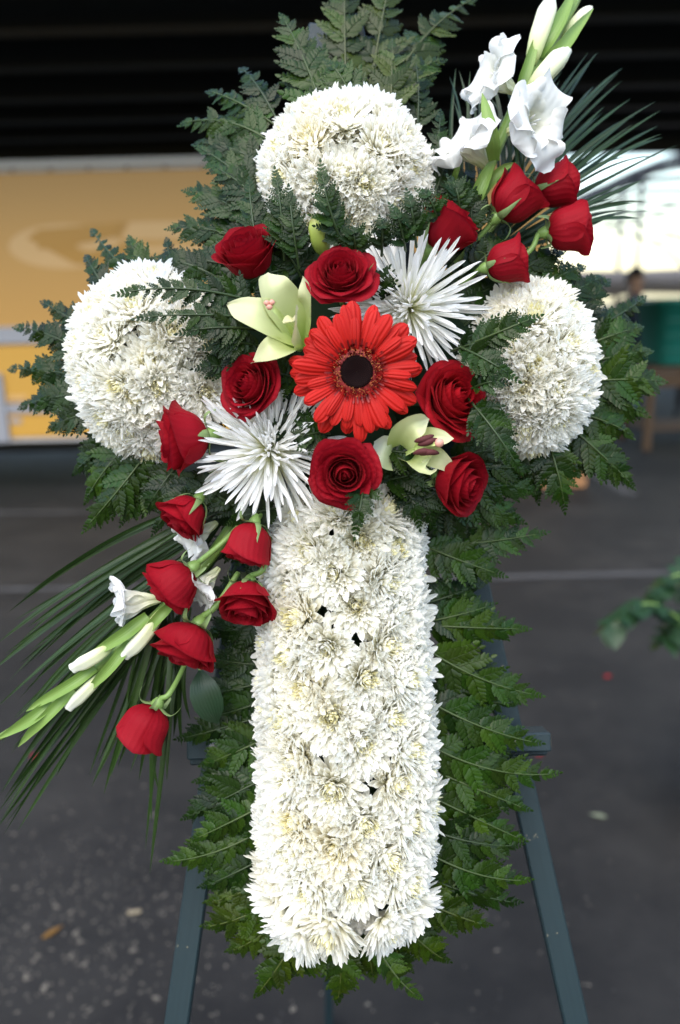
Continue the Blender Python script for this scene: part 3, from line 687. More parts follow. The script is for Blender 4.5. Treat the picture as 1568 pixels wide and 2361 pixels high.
# the three round ends: rings named by the clock
def dome(where, cx, cy, rx, ry, skip=(), L=.0285, h=.043, base=.022, n_mid=12):
    g = f'white chrysanthemums of the {where} dome'; ru, rv = rx / PXM - L * .98, ry / PXM - L * .98
    def at(th, tilt, kk):
        return P(cx, cy, base) + (U * math.sin(th) * ru + V * math.cos(th) * rv) * math.sin(tilt) * kk + W * (h * math.cos(tilt))
    for i in range(12):
        if i in skip: continue
        th = i * math.pi / 6 + rng.uniform(-.07, .07); tl = R(84 + rng.uniform(-6, 6))
        mum(at(th, tl, 1), (U * math.sin(th) * rv + V * math.cos(th) * ru) / math.hypot(ru, rv) * 1.4 * math.sin(tl) + W * (.15 + rng.uniform(-.1, .2)), L * rng.uniform(.94, 1.08), f'white chrysanthemum in the outer ring of the {where} dome at {CLOCK[i]} o\'clock', g, mumtint())
    for i in range(n_mid):
        th = (i + .35) * 2 * math.pi / n_mid + rng.uniform(-.1, .1); tl = R(54 + rng.uniform(-5, 5))
        mum(at(th, tl, 1), (U * math.sin(th) + V * math.cos(th)) * math.sin(tl) + W * math.cos(tl), L * rng.uniform(.92, 1.05), f'white chrysanthemum in the middle ring of the {where} dome, {ORD[i]} clockwise from the top', g, mumtint(), 28, 6)
    for i, nm in enumerate(('uppermost', 'right upper', 'right lower', 'left lower', 'left upper')):
        th = R(72 * i + rng.uniform(-8, 8)); tl = R(25)
        mum(at(th, tl, 1.15), (U * math.sin(th) + V * math.cos(th)) * math.sin(tl) + W * math.cos(tl), L * rng.uniform(.9, 1.02), f'white chrysanthemum at the crown of the {where} dome, {nm} of five', g, mumtint(), 28, 8)
for wh_, px_, py_ in (('top', 793, 410), ('left', 350, 840), ('right', 1224, 850)):
    mum(P(px_, py_, .062), W + U * rng.uniform(-.12, .12) + V * rng.uniform(-.12, .12), .0285, f'white chrysanthemum at the very centre of the {wh_} dome', f'white chrysanthemums of the {wh_} dome', mumtint(), 28, 4)
def extra(where, px, py, w, ax, label):
    mum(P(px, py, w), ax, .0285, label, f'white chrysanthemums of the {where} dome', mumtint(), 28, 6)
extra('left', 470, 905, .05, W + U * .35 - V * .3, 'white chrysanthemum on the inner lower side of the left dome beside the red rose')
extra('left', 420, 985, .045, W + U * .1 - V * .6, 'white chrysanthemum low on the left dome just above the red rose')
extra('left', 470, 800, .05, W + U * .4 + V * .1, 'white chrysanthemum on the inner side of the left dome under the fern')
extra('left', 322, 915, .055, W - V * .15, 'white chrysanthemum near the middle of the left dome, left of the red rose')
extra('top', 790, 325, .052, W + V * .45, 'white chrysanthemum high on the top dome just above its centre')
extra('left', 275, 795, .052, W - U * .4 + V * .2, 'white chrysanthemum left of the centre of the left dome')
extra('top', 800, 500, .05, W - V * .5, 'white chrysanthemum low on the top dome above the open red rose')
extra('top', 720, 500, .045, W - V * .5 - U * .4, 'white chrysanthemum at the lower left of the top dome beside the lily bud')
extra('right', 1130, 840, .05, W - U * .4, 'white chrysanthemum on the inner side of the right dome between the ferns')
dome('top', 793, 412, 224, 210)
dome('left', 350, 838, 206, 242)
dome('right', 1216, 848, 174, 224)

# ------------------------------------------------------------------ fern fronds
def pinna_mesh(seed, K, big=True):
    r = random.Random(seed); b = MB()
    for k in range(K + 1):
        y = (k + .35) / (K + 1)
        for sg_ in ((-1, 1) if k < K else (0,)):
            yy = y + (.02 if sg_ > 0 else 0)
            L = (.27 * (1 - y) ** .7 + .06) * (1 if big else .8) * r.uniform(.9, 1.1)
            if sg_ == 0: L = .16
            ang = R(r.uniform(44, 56)) * sg_
            d = np.array([math.sin(ang), math.cos(ang), .06]); n = 7; q = np.linspace(0, 1, n)
            sp = np.array([0, yy, -.12 * yy * yy]) + np.outer(q * L, d) + np.outer(.25 * L * q ** 2, (0, .35, -.3))
            wd = L * .35 * np.interp(q, [0, .15, .45, .8, 1], [.35, .85, 1, .62, .04]); wd[1::2] *= 1.16; wd[2::2] *= .84; wd[-1] = .004
            g, t, s = blade(sp, wd, (r.uniform(-.3, .3), r.uniform(-.3, .3), 1), -.36, 3, pw=1.0); b.grid(g, t, s)
    yq = np.linspace(0, .93, 6); b.tube(np.stack([0 * yq, yq, -.12 * yq * yq + .004], 1), np.linspace(.014, .006, 6), 4, False)
    return b.mesh('pinna', FERN)
PIN = [pinna_mesh(300 + k, 7) for k in range(6)]; PINS = [pinna_mesh(400 + k, 5, False) for k in range(4)]
def frond(base, tip, wpx, tint, label, group, bend=0.0, arch=.02, n=9, nh=None, tail=0.12, fold=None):
    fold = rng.uniform(0, .3) if fold is None else fold; bend = bend + rng.uniform(-.05, .05)
    a, c = P(*base), P(*tip); d = c - a; L = np.linalg.norm(d); sd = nrm(np.cross(d, W)); nh = W if nh is None else nrm(nh)
    q = np.linspace(0, 1, 18); mid = (a + c) / 2 + sd * bend * L + nh * arch
    sp = np.outer((1 - q) ** 2, a) + np.outer(2 * q * (1 - q), mid) + np.outer(q ** 2, c)
    t = thing('fern_frond', label, 'fern', a, group=group)
    link('stalk', MB().tube(sp - a, np.linspace(.0013, .0005, 18), 5, False).mesh('stalk', RACH), t, color=tint)
    wm = wpx / PXM
    for i in range(n):
        f = (i + .5) / n
        for sg_ in (-1, 1):
            x = tail + (1 - tail) * (f + (.35 / n if sg_ > 0 else 0)) * .985
            pl_ = wm * ((1 - x) ** .62) * np.interp(x, [0, .12, .25, 1], [.6, .85, 1, 1]) * rng.uniform(.88, 1.1) + .006
            k = x * 17; i0 = min(16, int(k)); pos = sp[i0] + (sp[i0 + 1] - sp[i0]) * (k - i0); T = nrm(sp[i0 + 1] - sp[i0])
            N = nrm(nh + NR.uniform(-.25, .25, 3)); S = nrm(np.cross(T, N)) * sg_
            an = R(rng.uniform(48, 60) - 22 * x); dr = nrm(T * math.cos(an) + S * math.sin(an) + N * rng.uniform(-.18, .1) - N * fold)
            me = rng.choice(PIN) if pl_ > .014 else rng.choice(PINS)
            link('pinna', me, t, frame(pos - a, dr, N + S * rng.uniform(-.25, .25), pl_, pl_, pl_), color=tuple(np.array(tint) * rng.uniform(.72, 1.3) * np.array([rng.uniform(.85, 1.3), 1, rng.uniform(.8, 1.2)])))
    dd = nrm(c - sp[-2]); link('pinna', rng.choice(PINS), t, frame(sp[-1] - a - dd * .008, dd, nh, .024), color=tint)
    return t
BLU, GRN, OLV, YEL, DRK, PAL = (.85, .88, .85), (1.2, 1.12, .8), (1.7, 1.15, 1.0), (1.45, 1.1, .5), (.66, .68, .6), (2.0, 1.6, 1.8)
def region(group, fmt, rows):                 # rows are listed in the order the ordinal counts
    for k, r_ in enumerate(rows):
        b_, t_, w, tint = r_[:4]; kw = r_[4] if len(r_) > 4 else {}
        frond(b_, t_, w, tint, fmt.format(ORD[k]), group, **kw)
region('ferns above the top dome', 'olive fern frond rising above the top dome, {} from the left', [
    ((760, 300, .01), (655, 45, -.01), 105, GRN, {}),
    ((800, 250, -.02), (795, -60, -.05), 120, OLV, dict(n=9)),
    ((830, 280, .02), (765, 150, .03), 80, GRN, {}),
    ((850, 230, -.03), (905, -70, -.06), 110, OLV, dict(n=9)),
    ((900, 290, .01), (905, 105, .0), 80, OLV, {}),
    ((880, 240, -.03), (1085, 0, -.08), 110, OLV, dict(bend=-.12)),
    ((900, 290, .0), (1010, 140, -.02), 85, YEL, dict(bend=-.15)),
    ((960, 330, .0), (958, 140, -.01), 55, DRK, {})])
region('ferns at the upper left', 'dark fern frond spreading left from the top dome, {} from the top', [
    ((650, 300, .0), (490, 212, -.03), 75, GRN, {}),
    ((640, 280, .0), (560, 160, -.03), 60, DRK, {}),
    ((640, 340, .01), (430, 282, -.03), 75, GRN, dict(bend=.1)),
    ((620, 390, .01), (460, 330, -.02), 65, DRK, {}),
    ((640, 480, .01), (468, 345, .0), 80, BLU, {}),
    ((650, 520, .03), (505, 390, .03), 85, BLU, {}),
    ((640, 560, .03), (440, 440, .0), 90, BLU, dict(bend=.06)),
    ((640, 580, .02), (405, 525, .0), 90, BLU, {}),
    ((620, 620, .03), (425, 590, .02), 80, DRK, dict(bend=-.08))])
region('ferns in front of the top dome', 'small fern frond standing against the white top dome, {} from the left', [
    ((600, 620, .06), (575, 430, .06), 55, BLU, dict(arch=.02)),
    ((655, 600, .08), (638, 415, .10), 36, BLU, dict(n=11)),
    ((690, 620, .08), (668, 455, .10), 34, BLU, dict(n=11)),
    ((800, 590, .09), (744, 405, .12), 46, BLU, dict(n=8, bend=-.10)),
    ((820, 600, .09), (812, 530, .11), 34, DRK, dict(n=7)),
    ((880, 590, .09), (880, 515, .115), 26, DRK, dict(n=8)),
    ((935, 580, .09), (912, 490, .115), 26, BLU, dict(n=9)),
    ((960, 570, .09), (945, 462, .115), 30, BLU, dict(n=9)),
    ((1010, 520, .08), (978, 445, .10), 28, BLU, dict(n=8))])
region('ferns behind the red roses at upper right', 'dark fern frond among the upper right roses, {} from the left', [
    ((1010, 470, .02), (1015, 270, .01), 48, DRK, {}),
    ((1060, 520, .05), (1045, 420, .07), 42, BLU, dict(n=8)),
    ((1080, 560, .04), (1090, 440, .05), 48, DRK, dict(n=8)),
    ((1060, 640, .04), (1170, 560, .04), 60, DRK, {}),
    ((1150, 660, .02), (1290, 580, .01), 60, DRK, {}),
    ((1230, 680, .02), (1340, 615, .0), 50, GRN, {}),
    ((1280, 700, .01), (1385, 640, -.02), 45, DRK, {})])
region('ferns over the left dome', 'dark fern frond reaching left over the white left dome, {} from the top', [
    ((500, 640, .05), (370, 600, .03), 45, DRK, {}),
    ((600, 700, .09), (300, 672, .115), 46, BLU, dict(bend=.05, arch=.02)),
    ((600, 735, .09), (345, 730, .115), 36, BLU, dict(arch=.02)),
    ((590, 720, .08), (490, 650, .09), 50, BLU, {}),
    ((590, 760, .09), (440, 762, .11), 40, DRK, {}),
    ((600, 800, .08), (490, 795, .10), 40, DRK, {}),
    ((560, 860, .06), (470, 845, .08), 40, DRK, {})])
region('ferns around the left end', 'green fern frond behind the left dome, {} counting anticlockwise from the top', [
    ((430, 700, .0), (385, 560, -.02), 60, DRK, {}),
    ((380, 690, .0), (300, 555, -.02), 60, GRN, {}),
    ((350, 680, .0), (215, 535, -.06), 55, BLU, {}),
    ((260, 700, .0), (200, 595, -.02), 48, DRK, {}),
    ((240, 790, .0), (105, 700, -.02), 55, DRK, {}),
    ((230, 840, .0), (45, 755, -.03), 65, DRK, dict(bend=.06)),
    ((230, 880, .0), (30, 850, -.05), 70, DRK, {}),
    ((230, 910, .0), (55, 935, -.03), 65, DRK, {}),
    ((240, 950, .0), (120, 985, -.01), 50, DRK, {})])
region('ferns under the left arm', 'green fern frond hanging below the left dome, {} from the left', [
    ((290, 1000, .0), (180, 1080, -.01), 65, DRK, {}),
    ((310, 1010, .01), (205, 1140, .0), 75, GRN, {}),
    ((350, 1030, .02), (208, 1205, .02), 85, GRN, dict(bend=-.05)),
    ((400, 1050, .01), (290, 1190, .01), 70, GRN, {}),
    ((420, 1060, .02), (340, 1170, .02), 60, DRK, {}),
    ((480, 1080, .03), (365, 1210, .03), 55, DRK, {}),
    ((520, 1120, .05), (430, 1130, .05), 45, DRK, {})])
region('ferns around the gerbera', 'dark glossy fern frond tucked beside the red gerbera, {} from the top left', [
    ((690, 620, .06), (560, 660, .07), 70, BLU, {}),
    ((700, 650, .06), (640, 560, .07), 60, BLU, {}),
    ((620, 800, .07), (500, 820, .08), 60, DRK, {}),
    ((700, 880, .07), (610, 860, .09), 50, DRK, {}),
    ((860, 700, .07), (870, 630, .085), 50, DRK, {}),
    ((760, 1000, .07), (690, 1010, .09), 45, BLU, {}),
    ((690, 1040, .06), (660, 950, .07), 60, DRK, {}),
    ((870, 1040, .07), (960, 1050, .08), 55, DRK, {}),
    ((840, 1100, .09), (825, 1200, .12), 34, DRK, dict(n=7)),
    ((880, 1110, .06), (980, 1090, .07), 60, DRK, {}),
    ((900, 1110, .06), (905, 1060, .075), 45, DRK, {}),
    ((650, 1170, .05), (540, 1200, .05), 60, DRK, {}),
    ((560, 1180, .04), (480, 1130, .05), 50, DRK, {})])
region('ferns over the right dome', 'dark fern frond lying over the white right dome, {} from the top', [
    ((1070, 800, .09), (1218, 738, .115), 42, GRN, dict(n=9, bend=.05)),
    ((1040, 810, .08), (1140, 790, .10), 36, DRK, dict(n=8)),
    ((1060, 800, .09), (1168, 858, .115), 42, BLU, dict(n=9, bend=.08)),
    ((1080, 900, .09), (1150, 880, .115), 30, BLU, dict(n=7)),
    ((1080, 920, .09), (1185, 1060, .105), 50, BLU, dict(n=9, bend=.05)),
    ((1070, 960, .08), (1150, 960, .10), 34, BLU, dict(n=7))])
region('ferns around the right end', 'green fern frond behind the right dome, {} counting clockwise from the top', [
    ((1300, 740, .0), (1400, 650, -.02), 50, DRK, {}),
    ((1330, 780, .0), (1480, 690, -.03), 55, DRK, {}),
    ((1340, 800, .0), (1470, 755, -.01), 60, GRN, {}),
    ((1340, 840, .0), (1490, 810, -.01), 60, GRN, {}),
    ((1340, 880, .01), (1520, 878, .0), 80, GRN, dict(bend=.06)),
    ((1330, 920, .0), (1480, 950, .0), 70, GRN, {}),
    ((1320, 950, .01), (1450, 1000, .0), 65, GRN, {}),
    ((1310, 980, .01), (1450, 1110, .0), 75, GRN, dict(bend=.05)),
    ((1290, 1010, .0), (1380, 1080, .0), 60, GRN, {}),
    ((1260, 1010, .02), (1300, 1155, .02), 70, GRN, {}),
    ((1200, 1020, .01), (1240, 1140, .0), 60, GRN, {})])
region('ferns below the right arm', 'dark green fern frond spreading right below the lowest right rose, {} from the top', [
    ((1020, 1060, .04), (1160, 1030, .04), 60, DRK, {}),
    ((1020, 1080, .04), (1210, 1080, .03), 75, DRK, {}),
    ((1020, 1110, .04), (1225, 1130, .02), 75, BLU, {}),
    ((990, 1120, .03), (1190, 1195, .02), 80, BLU, {}),
    ((960, 1110, .05), (995, 1200, .06), 45, DRK, dict(n=8)),
    ((930, 1100, .05), (960, 1190, .07), 42, DRK, dict(n=8)),
    ((980, 1140, .02), (1090, 1220, .02), 70, DRK, {}),
    ((960, 1260, .0), (1235, 1232, .01), 85, GRN, dict(bend=.04)),
    ((960, 1250, .01), (1140, 1320, .02), 75, GRN, {}),
    ((960, 1170, .0), (1060, 1260, .0), 60, DRK, {})])
region('ferns along the right of the shaft', 'green fern frond fanning right from the shaft, {} from the top', [
    ((950, 1400, .0), (1110, 1345, -.01), 70, DRK, {}),
    ((950, 1440, .0), (1120, 1400, .0), 75, GRN, {}),
    ((950, 1440, .0), (1195, 1450, .0), 85, GRN, {}),
    ((960, 1480, .01), (1225, 1600, .01), 95, GRN, dict(bend=.1)),
    ((960, 1560, .0), (1130, 1570, .0), 75, DRK, {}),
    ((960, 1590, .0), (1180, 1620, -.01), 75, GRN, {}),
    ((960, 1600, .01), (1225, 1710, .01), 90, GRN, dict(bend=.08)),
    ((960, 1660, .0), (1160, 1740, .0), 80, DRK, {}),
    ((960, 1700, .01), (1265, 1785, .0), 90, GRN, dict(bend=.08)),
    ((960, 1760, .0), (1200, 1860, .0), 85, GRN, {}),
    ((960, 1820, .0), (1190, 1930, .0), 80, GRN, {}),
    ((960, 1900, .0), (1180, 1950, .0), 80, DRK, {}),
    ((960, 1950, .0), (1200, 2030, .0), 85, GRN, dict(bend=.06)),
    ((950, 2010, .0), (1180, 2080, -.01), 75, DRK, {}),
    ((940, 2060, .0), (1110, 2130, .0), 70, YEL, {})])
region('ferns under the foot of the shaft', 'yellow-green fern frond hanging under the foot of the shaft, {} from the left', [
    ((660, 2060, .0), (485, 2135, -.01), 85, YEL, {}),
    ((690, 2080, .0), (540, 2190, -.01), 80, YEL, {}),
    ((720, 2100, .01), (600, 2285, .0), 80, YEL, {}),
    ((760, 2110, .0), (690, 2240, .0), 75, YEL, {}),
    ((790, 2110, .01), (780, 2300, .0), 75, YEL, {}),
    ((830, 2110, .0), (860, 2250, .0), 70, YEL, {}),
    ((840, 2120, .015), (955, 2292, .01), 50, PAL, dict(bend=.08)),
    ((860, 2100, .0), (940, 2230, .0), 75, YEL, {}),
    ((890, 2080, .0), (1020, 2210, .0), 80, YEL, {})])
region('ferns along the left of the shaft', 'dark fern frond fanning left from the shaft, {} from the top', [
    ((660, 1490, .0), (510, 1440, .0), 70, DRK, {}),
    ((650, 1530, .0), (500, 1520, .0), 75, DRK, {}),
    ((650, 1560, .0), (480, 1600, .0), 80, DRK, {}),
    ((650, 1600, .0), (500, 1650, .0), 80, DRK, {}),
    ((640, 1640, .0), (430, 1700, .0), 75, DRK, {}),
    ((640, 1690, .01), (480, 1760, .0), 80, GRN, {}),
    ((640, 1740, .0), (470, 1800, .0), 80, DRK, {}),
    ((640, 1780, .01), (440, 1880, .0), 85, DRK, {}),
    ((640, 1840, .01), (460, 1930, .01), 80, GRN, {}),
    ((640, 1890, .0), (400, 1985, .0), 90, GRN, dict(bend=-.05)),
    ((640, 1960, .0), (480, 2040, .0), 80, DRK, {}),
    ((650, 2010, .0), (490, 2080, -.01), 80, YEL, {})])

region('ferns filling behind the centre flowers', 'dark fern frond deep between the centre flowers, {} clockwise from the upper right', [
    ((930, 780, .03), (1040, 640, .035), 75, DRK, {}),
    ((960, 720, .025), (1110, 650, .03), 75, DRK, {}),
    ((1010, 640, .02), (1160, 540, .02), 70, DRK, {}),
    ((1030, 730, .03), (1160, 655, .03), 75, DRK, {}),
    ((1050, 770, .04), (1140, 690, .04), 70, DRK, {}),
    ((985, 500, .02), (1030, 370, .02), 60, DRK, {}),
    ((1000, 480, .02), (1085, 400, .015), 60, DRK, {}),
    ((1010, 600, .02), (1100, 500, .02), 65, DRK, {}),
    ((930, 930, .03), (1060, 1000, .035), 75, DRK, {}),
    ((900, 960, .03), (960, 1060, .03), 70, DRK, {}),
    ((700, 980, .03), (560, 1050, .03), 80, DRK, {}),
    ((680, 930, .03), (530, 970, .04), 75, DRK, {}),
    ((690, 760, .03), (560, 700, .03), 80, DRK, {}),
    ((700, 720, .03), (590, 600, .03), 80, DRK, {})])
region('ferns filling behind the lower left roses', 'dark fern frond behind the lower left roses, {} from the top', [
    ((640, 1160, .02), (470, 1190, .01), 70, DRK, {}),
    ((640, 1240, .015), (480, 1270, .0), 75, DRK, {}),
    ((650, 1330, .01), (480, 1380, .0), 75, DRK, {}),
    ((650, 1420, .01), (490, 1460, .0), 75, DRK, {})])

# ------------------------------------------------------------------ palm leaves
def palm(label, root, items, tint, wid=.0055):
    """a palm leaf: a stalk through the roots of its leaflets, each leaflet a blade of its own"""
    t = thing('palm_leaf', label, 'palm leaf', P(*root[0])); a = P(*root[0])
    link('stalk', MB().tube(crom([P(*r_) for r_ in root], 14) - a, np.linspace(.004, .002, 14), 6).mesh('stalk', PALM), t, color=tint)
    for (b_, t_, sag) in items:
        p0, p1 = P(*b_), P(*t_); L = np.linalg.norm(p1 - p0)
        mid = (p0 + p1) / 2 + np.array([0, 0, -1]) * sag * L + W * .01; q = np.linspace(0, 1, 20)
        sp = np.outer((1 - q) ** 2, p0) + np.outer(2 * q * (1 - q), mid) + np.outer(q ** 2, p1)
        wd = wid * rng.uniform(.75, 1.15) * np.interp(q, [0, .15, .5, .85, 1], [.45, .9, 1, .6, .03])
        nh = nrm(W + U * rng.uniform(-.8, .8) + V * rng.uniform(-.5, .5)); sp = sp + np.outer(np.sin(q * 3.1) * rng.uniform(-.012, .012), U + V)
        g, tt, ss = blade(sp, wd, nh, .45, 5, pw=1.0)
        link('leaflet', mesh('leaflet', (g - a).reshape(-1, 3), grid_faces(20, 5), PALM, tt, ss), t, color=tuple(np.array(tint) * rng.uniform(.8, 1.3)))
# lower left, fanning out to the left edge
it = []
for k in range(48):
    f = k / 47; bx, by = 520 - 150 * f, 1150 + 290 * f
    ang = R(208 + 26 * f + rng.uniform(-3, 3)); L = rng.uniform(480, 640)
    it.append(((bx, by, .015 + rng.uniform(-.01, .02)), (bx + L * math.cos(ang), by - L * math.sin(ang) , -.02 + rng.uniform(-.04, .03)), -rng.uniform(.0, .12)))
palm('dark palm leaf fanning out to the left edge below the left arm', [(560, 1120, .02), (470, 1260, .01), (380, 1420, .0)], it, (1.0, 1.05, .9), .0023)
it = []
for k, (bx, by, tx_, ty_) in enumerate(((400, 1400, 345, 2015), (395, 1390, 335, 1960), (380, 1400, 350, 1900), (370, 1420, 210, 1815), (380, 1420, 240, 1830), (365, 1400, 255, 1790), (350, 1390, 205, 1790), (330, 1430, 130, 1790), (420, 1400, 300, 1780), (430, 1410, 385, 1800), (440, 1400, 420, 1720), (450, 1420, 440, 1660), (400, 1440, 370, 1830), (410, 1420, 290, 1700), (385, 1430, 320, 1800), (300, 1420, 60, 1700), (375, 1410, 225, 1760), (360, 1410, 215, 1800), (385, 1400, 270, 1770), (340, 1420, 285, 1690), (350, 1430, 240, 1740), (390, 1430, 300, 1730), (405, 1430, 400, 1700), (415, 1440, 355, 1690))):
    it.append(((bx, by, .0 + rng.uniform(-.01, .02)), (tx_, ty_, -.02 + rng.uniform(-.03, .03)), -rng.uniform(0, .03)))
palm('dark palm leaf hanging straight down behind the lower left roses', [(520, 1250, .0), (440, 1360, .0), (370, 1410, -.005)], it, (1.0, 1.05, .75), .0030)
it = []
for k in range(14):                           # upright leaflets left of the gladiolus
    bx = 1040 + k * 13; it.append(((bx + 10, 520 - k * 3, .005 + rng.uniform(-.01, .01)), (1030 + k * 12 + rng.uniform(-12, 12), 150 + rng.uniform(-30, 90), -.03 + rng.uniform(-.02, .02)), 0))
for k in range(40):                           # spreading to the right
    f = k / 39; ang = R(64 - 50 * f + rng.uniform(-3, 3)); bx, by = 1120 + 60 * f, 510 + 70 * f; L = rng.uniform(330, 480) if f < .7 else rng.uniform(260, 380)
    it.append(((bx, by, .0 + rng.uniform(-.01, .01)), (bx + L * math.cos(ang), by - L * math.sin(ang), -.05 + rng.uniform(-.05, .02)), -rng.uniform(.02, .10)))
palm('dark palm leaf spreading up and right behind the upper roses', [(1060, 640, .0), (1100, 560, -.005), (1170, 520, -.01)], it, (.85, .95, .8), .0024)

# broad rose leaf low on the left
t = thing('rose_leaf', 'single dark broad leaf below the lower left roses', 'leaf', P(462, 1548, .03))
q = np.linspace(0, 1, 14); sp = crom([P(462, 1545, .03), P(470, 1590, .035), P(488, 1640, .03), P(502, 1668, .02)], 14)
wd = 33 / PXM * np.sin(np.pi * np.clip(q, .02, .985) ** .85) ; wd[1::2] *= 1.04
blade_part('leaf_blade', sp, wd, W + U * .2, LEAF, t, .18, 7, pw=1.0)
blade_part('leaf_stalk', crom([P(440, 1500, .02), P(452, 1525, .028), P(462, 1548, .03)], 6), np.ones(6) * .001, W, STEM, t, .2, 3)

# ------------------------------------------------------------------ gerbera
def ray_mesh(seed):
    r = random.Random(seed)
    y = np.interp(np.linspace(0, 1, 11), [0, .55, .78, .9, 1], [0, .68, .90, .975, 1]); sp = np.stack([r.uniform(-.05, .05) * y ** 2, y, .10 * np.sin(y * 2.6) + r.uniform(-.06, .03) * y ** 2], 1)
    wd = .155 * r.uniform(.9, 1.08) * np.interp(y, [0, .25, .6, .85, .94, .98, 1], [.5, .75, 1, .95, .7, .4, .1])
    g, t_, s_ = blade(sp, wd, (0, 0, 1), .0, 9); g[:, :, 2] += (.006 * np.cos(s_ * 3.14 * 2.0)).reshape(11, 9) - (.035 * s_ ** 2).reshape(11, 9)
    return mesh('petal', g.reshape(-1, 3), grid_faces(11, 9), GERB, t_, s_)
GR = [ray_mesh(500 + k) for k in range(6)]
gc = P(822, 858, .118); gax = bdir(275, 80); GRr = 140 / PXM * .94
gb = thing('gerbera', 'large red gerbera with a dark centre at the heart of the cross', 'flower', mw=zframe(gc, gax, 0, GRr))
def polar(ang, tilt):
    d = np.array([math.cos(tilt) * math.cos(ang), math.cos(tilt) * math.sin(ang), math.sin(tilt)]); n_ = np.array([-math.sin(tilt) * math.cos(ang), -math.sin(tilt) * math.sin(ang), math.cos(tilt)])
    return d, n_
for nring, L0, r0, z0, tl in ((24, .76, .25, 0, -4), (19, .70, .25, .035, 3), (13, .56, .25, .06, 9)):
    for i in range(nring):
        ang = (i + rng.uniform(-.36, .36)) * 2 * math.pi / nring + z0 * 9; d, n_ = polar(ang, R(tl + rng.uniform(-7, 7)))
        L = L0 * rng.uniform(.86, 1.05); off = np.array([math.cos(ang) * r0, math.sin(ang) * r0, z0])
        link('petal', rng.choice(GR), gb, frame(off, d, n_ + NR.uniform(-.26, .26, 3), L * rng.uniform(.85, 1.1), L, L), color=(rng.uniform(.9, 1.05),) * 3)
b = MB()
for i in range(260):                          # ring of small red and gold florets
    r0 = rng.uniform(.24, .385); ang = rng.uniform(0, 6.283); d, n_ = polar(ang, R(rng.uniform(48, 78)))
    g, t_, s_ = canon_petal('', None, wid=.16, cup=.5, curl=.2, n=4, m=3); L = rng.uniform(.06, .10); mm = np.array(frame((0, 0, 0), d, n_, L).to_3x3())
    gold = rng.random() < .45; b.grid(g @ mm.T + np.array([math.cos(ang) * r0, math.sin(ang) * r0, .075]), t_ * (1 if gold else .82), s_)
for i in range(40):
    ang = (i + rng.uniform(-.3, .3)) * 6.283 / 40; d, n_ = polar(ang, R(rng.uniform(14, 30))); g, t_, s_ = canon_petal('', None, wid=.12, n=5, m=3, cup=.3, curl=.1); L = rng.uniform(.10, .15)
    b.grid(g @ np.array(frame((0, 0, 0), d, n_, L).to_3x3()).T + np.array([math.cos(ang) * .36, math.sin(ang) * .36, .09]), t_ * .8 + .02, s_)
b.grid(np.array([[(r_ * math.cos(a), r_ * math.sin(a), z_) for a in np.linspace(0, 2 * math.pi, 41)[:-1]] for r_, z_ in ((.41, .0), (.37, .05), (.31, .075), (.24, .08))]), np.full(160, .62), None, True)
link('disc_florets', b.mesh('disc_florets', GRING), gb, kind='stuff')
b = MB(); th = np.linspace(0, 2 * math.pi, 41)[:-1]
b.grid(np.array([[(r_ * math.cos(a), r_ * math.sin(a), z_) for a in th] for r_, z_ in ((.25, .06), (.245, .08), (.21, .088), (.18, .085), (.09, .06), (.004, .05))]), close=True)
for i in range(260):
    r0 = .245 * math.sqrt((i + .5) / 260); ang = i * 2.39996; h = rng.uniform(.03, .10); c = np.array([r0 * math.cos(ang), r0 * math.sin(ang), .055 + .028 * min(1, r0 / .18)])
    s0 = .0075; b.add([c + (s0, 0, 0), c + (-s0 / 2, s0 * .87, 0), c + (-s0 / 2, -s0 * .87, 0), c + (0, 0, h)], [(0, 1, 3), (1, 2, 3), (2, 0, 3)], [0, 0, 0, 1])
GOLD = leafy('gerbera_pollen', lambda n: mixc(n, (0.48, 0.20, 0.06), (0.34, 0.09, 0.03), noise(n, 300)), .6, 0, .2)
pb = MB()
for i in range(190):
    r0 = rng.uniform(.235, .37); ang = rng.uniform(0, 6.283); c = np.array([r0 * math.cos(ang), r0 * math.sin(ang), .135 + rng.uniform(-.02, .025)]); s0 = rng.uniform(.006, .011)
    pb.add(np.array([(1, 0, 0), (-1, 0, 0), (0, 1, 0), (0, -1, 0), (0, 0, 1), (0, 0, -1)]) * s0 + c, octf)
link('pollen', pb.mesh('pollen', GOLD), gb, kind='stuff')
link('disc_centre', b.mesh('disc_centre', GDISC), gb, kind='stuff')
link('stem', MB().tube([(0, 0, .02), (0, .03, -.6), (0, .1, -1.2)], [.06, .05, .05], 8).mesh('stem', STEM), gb)

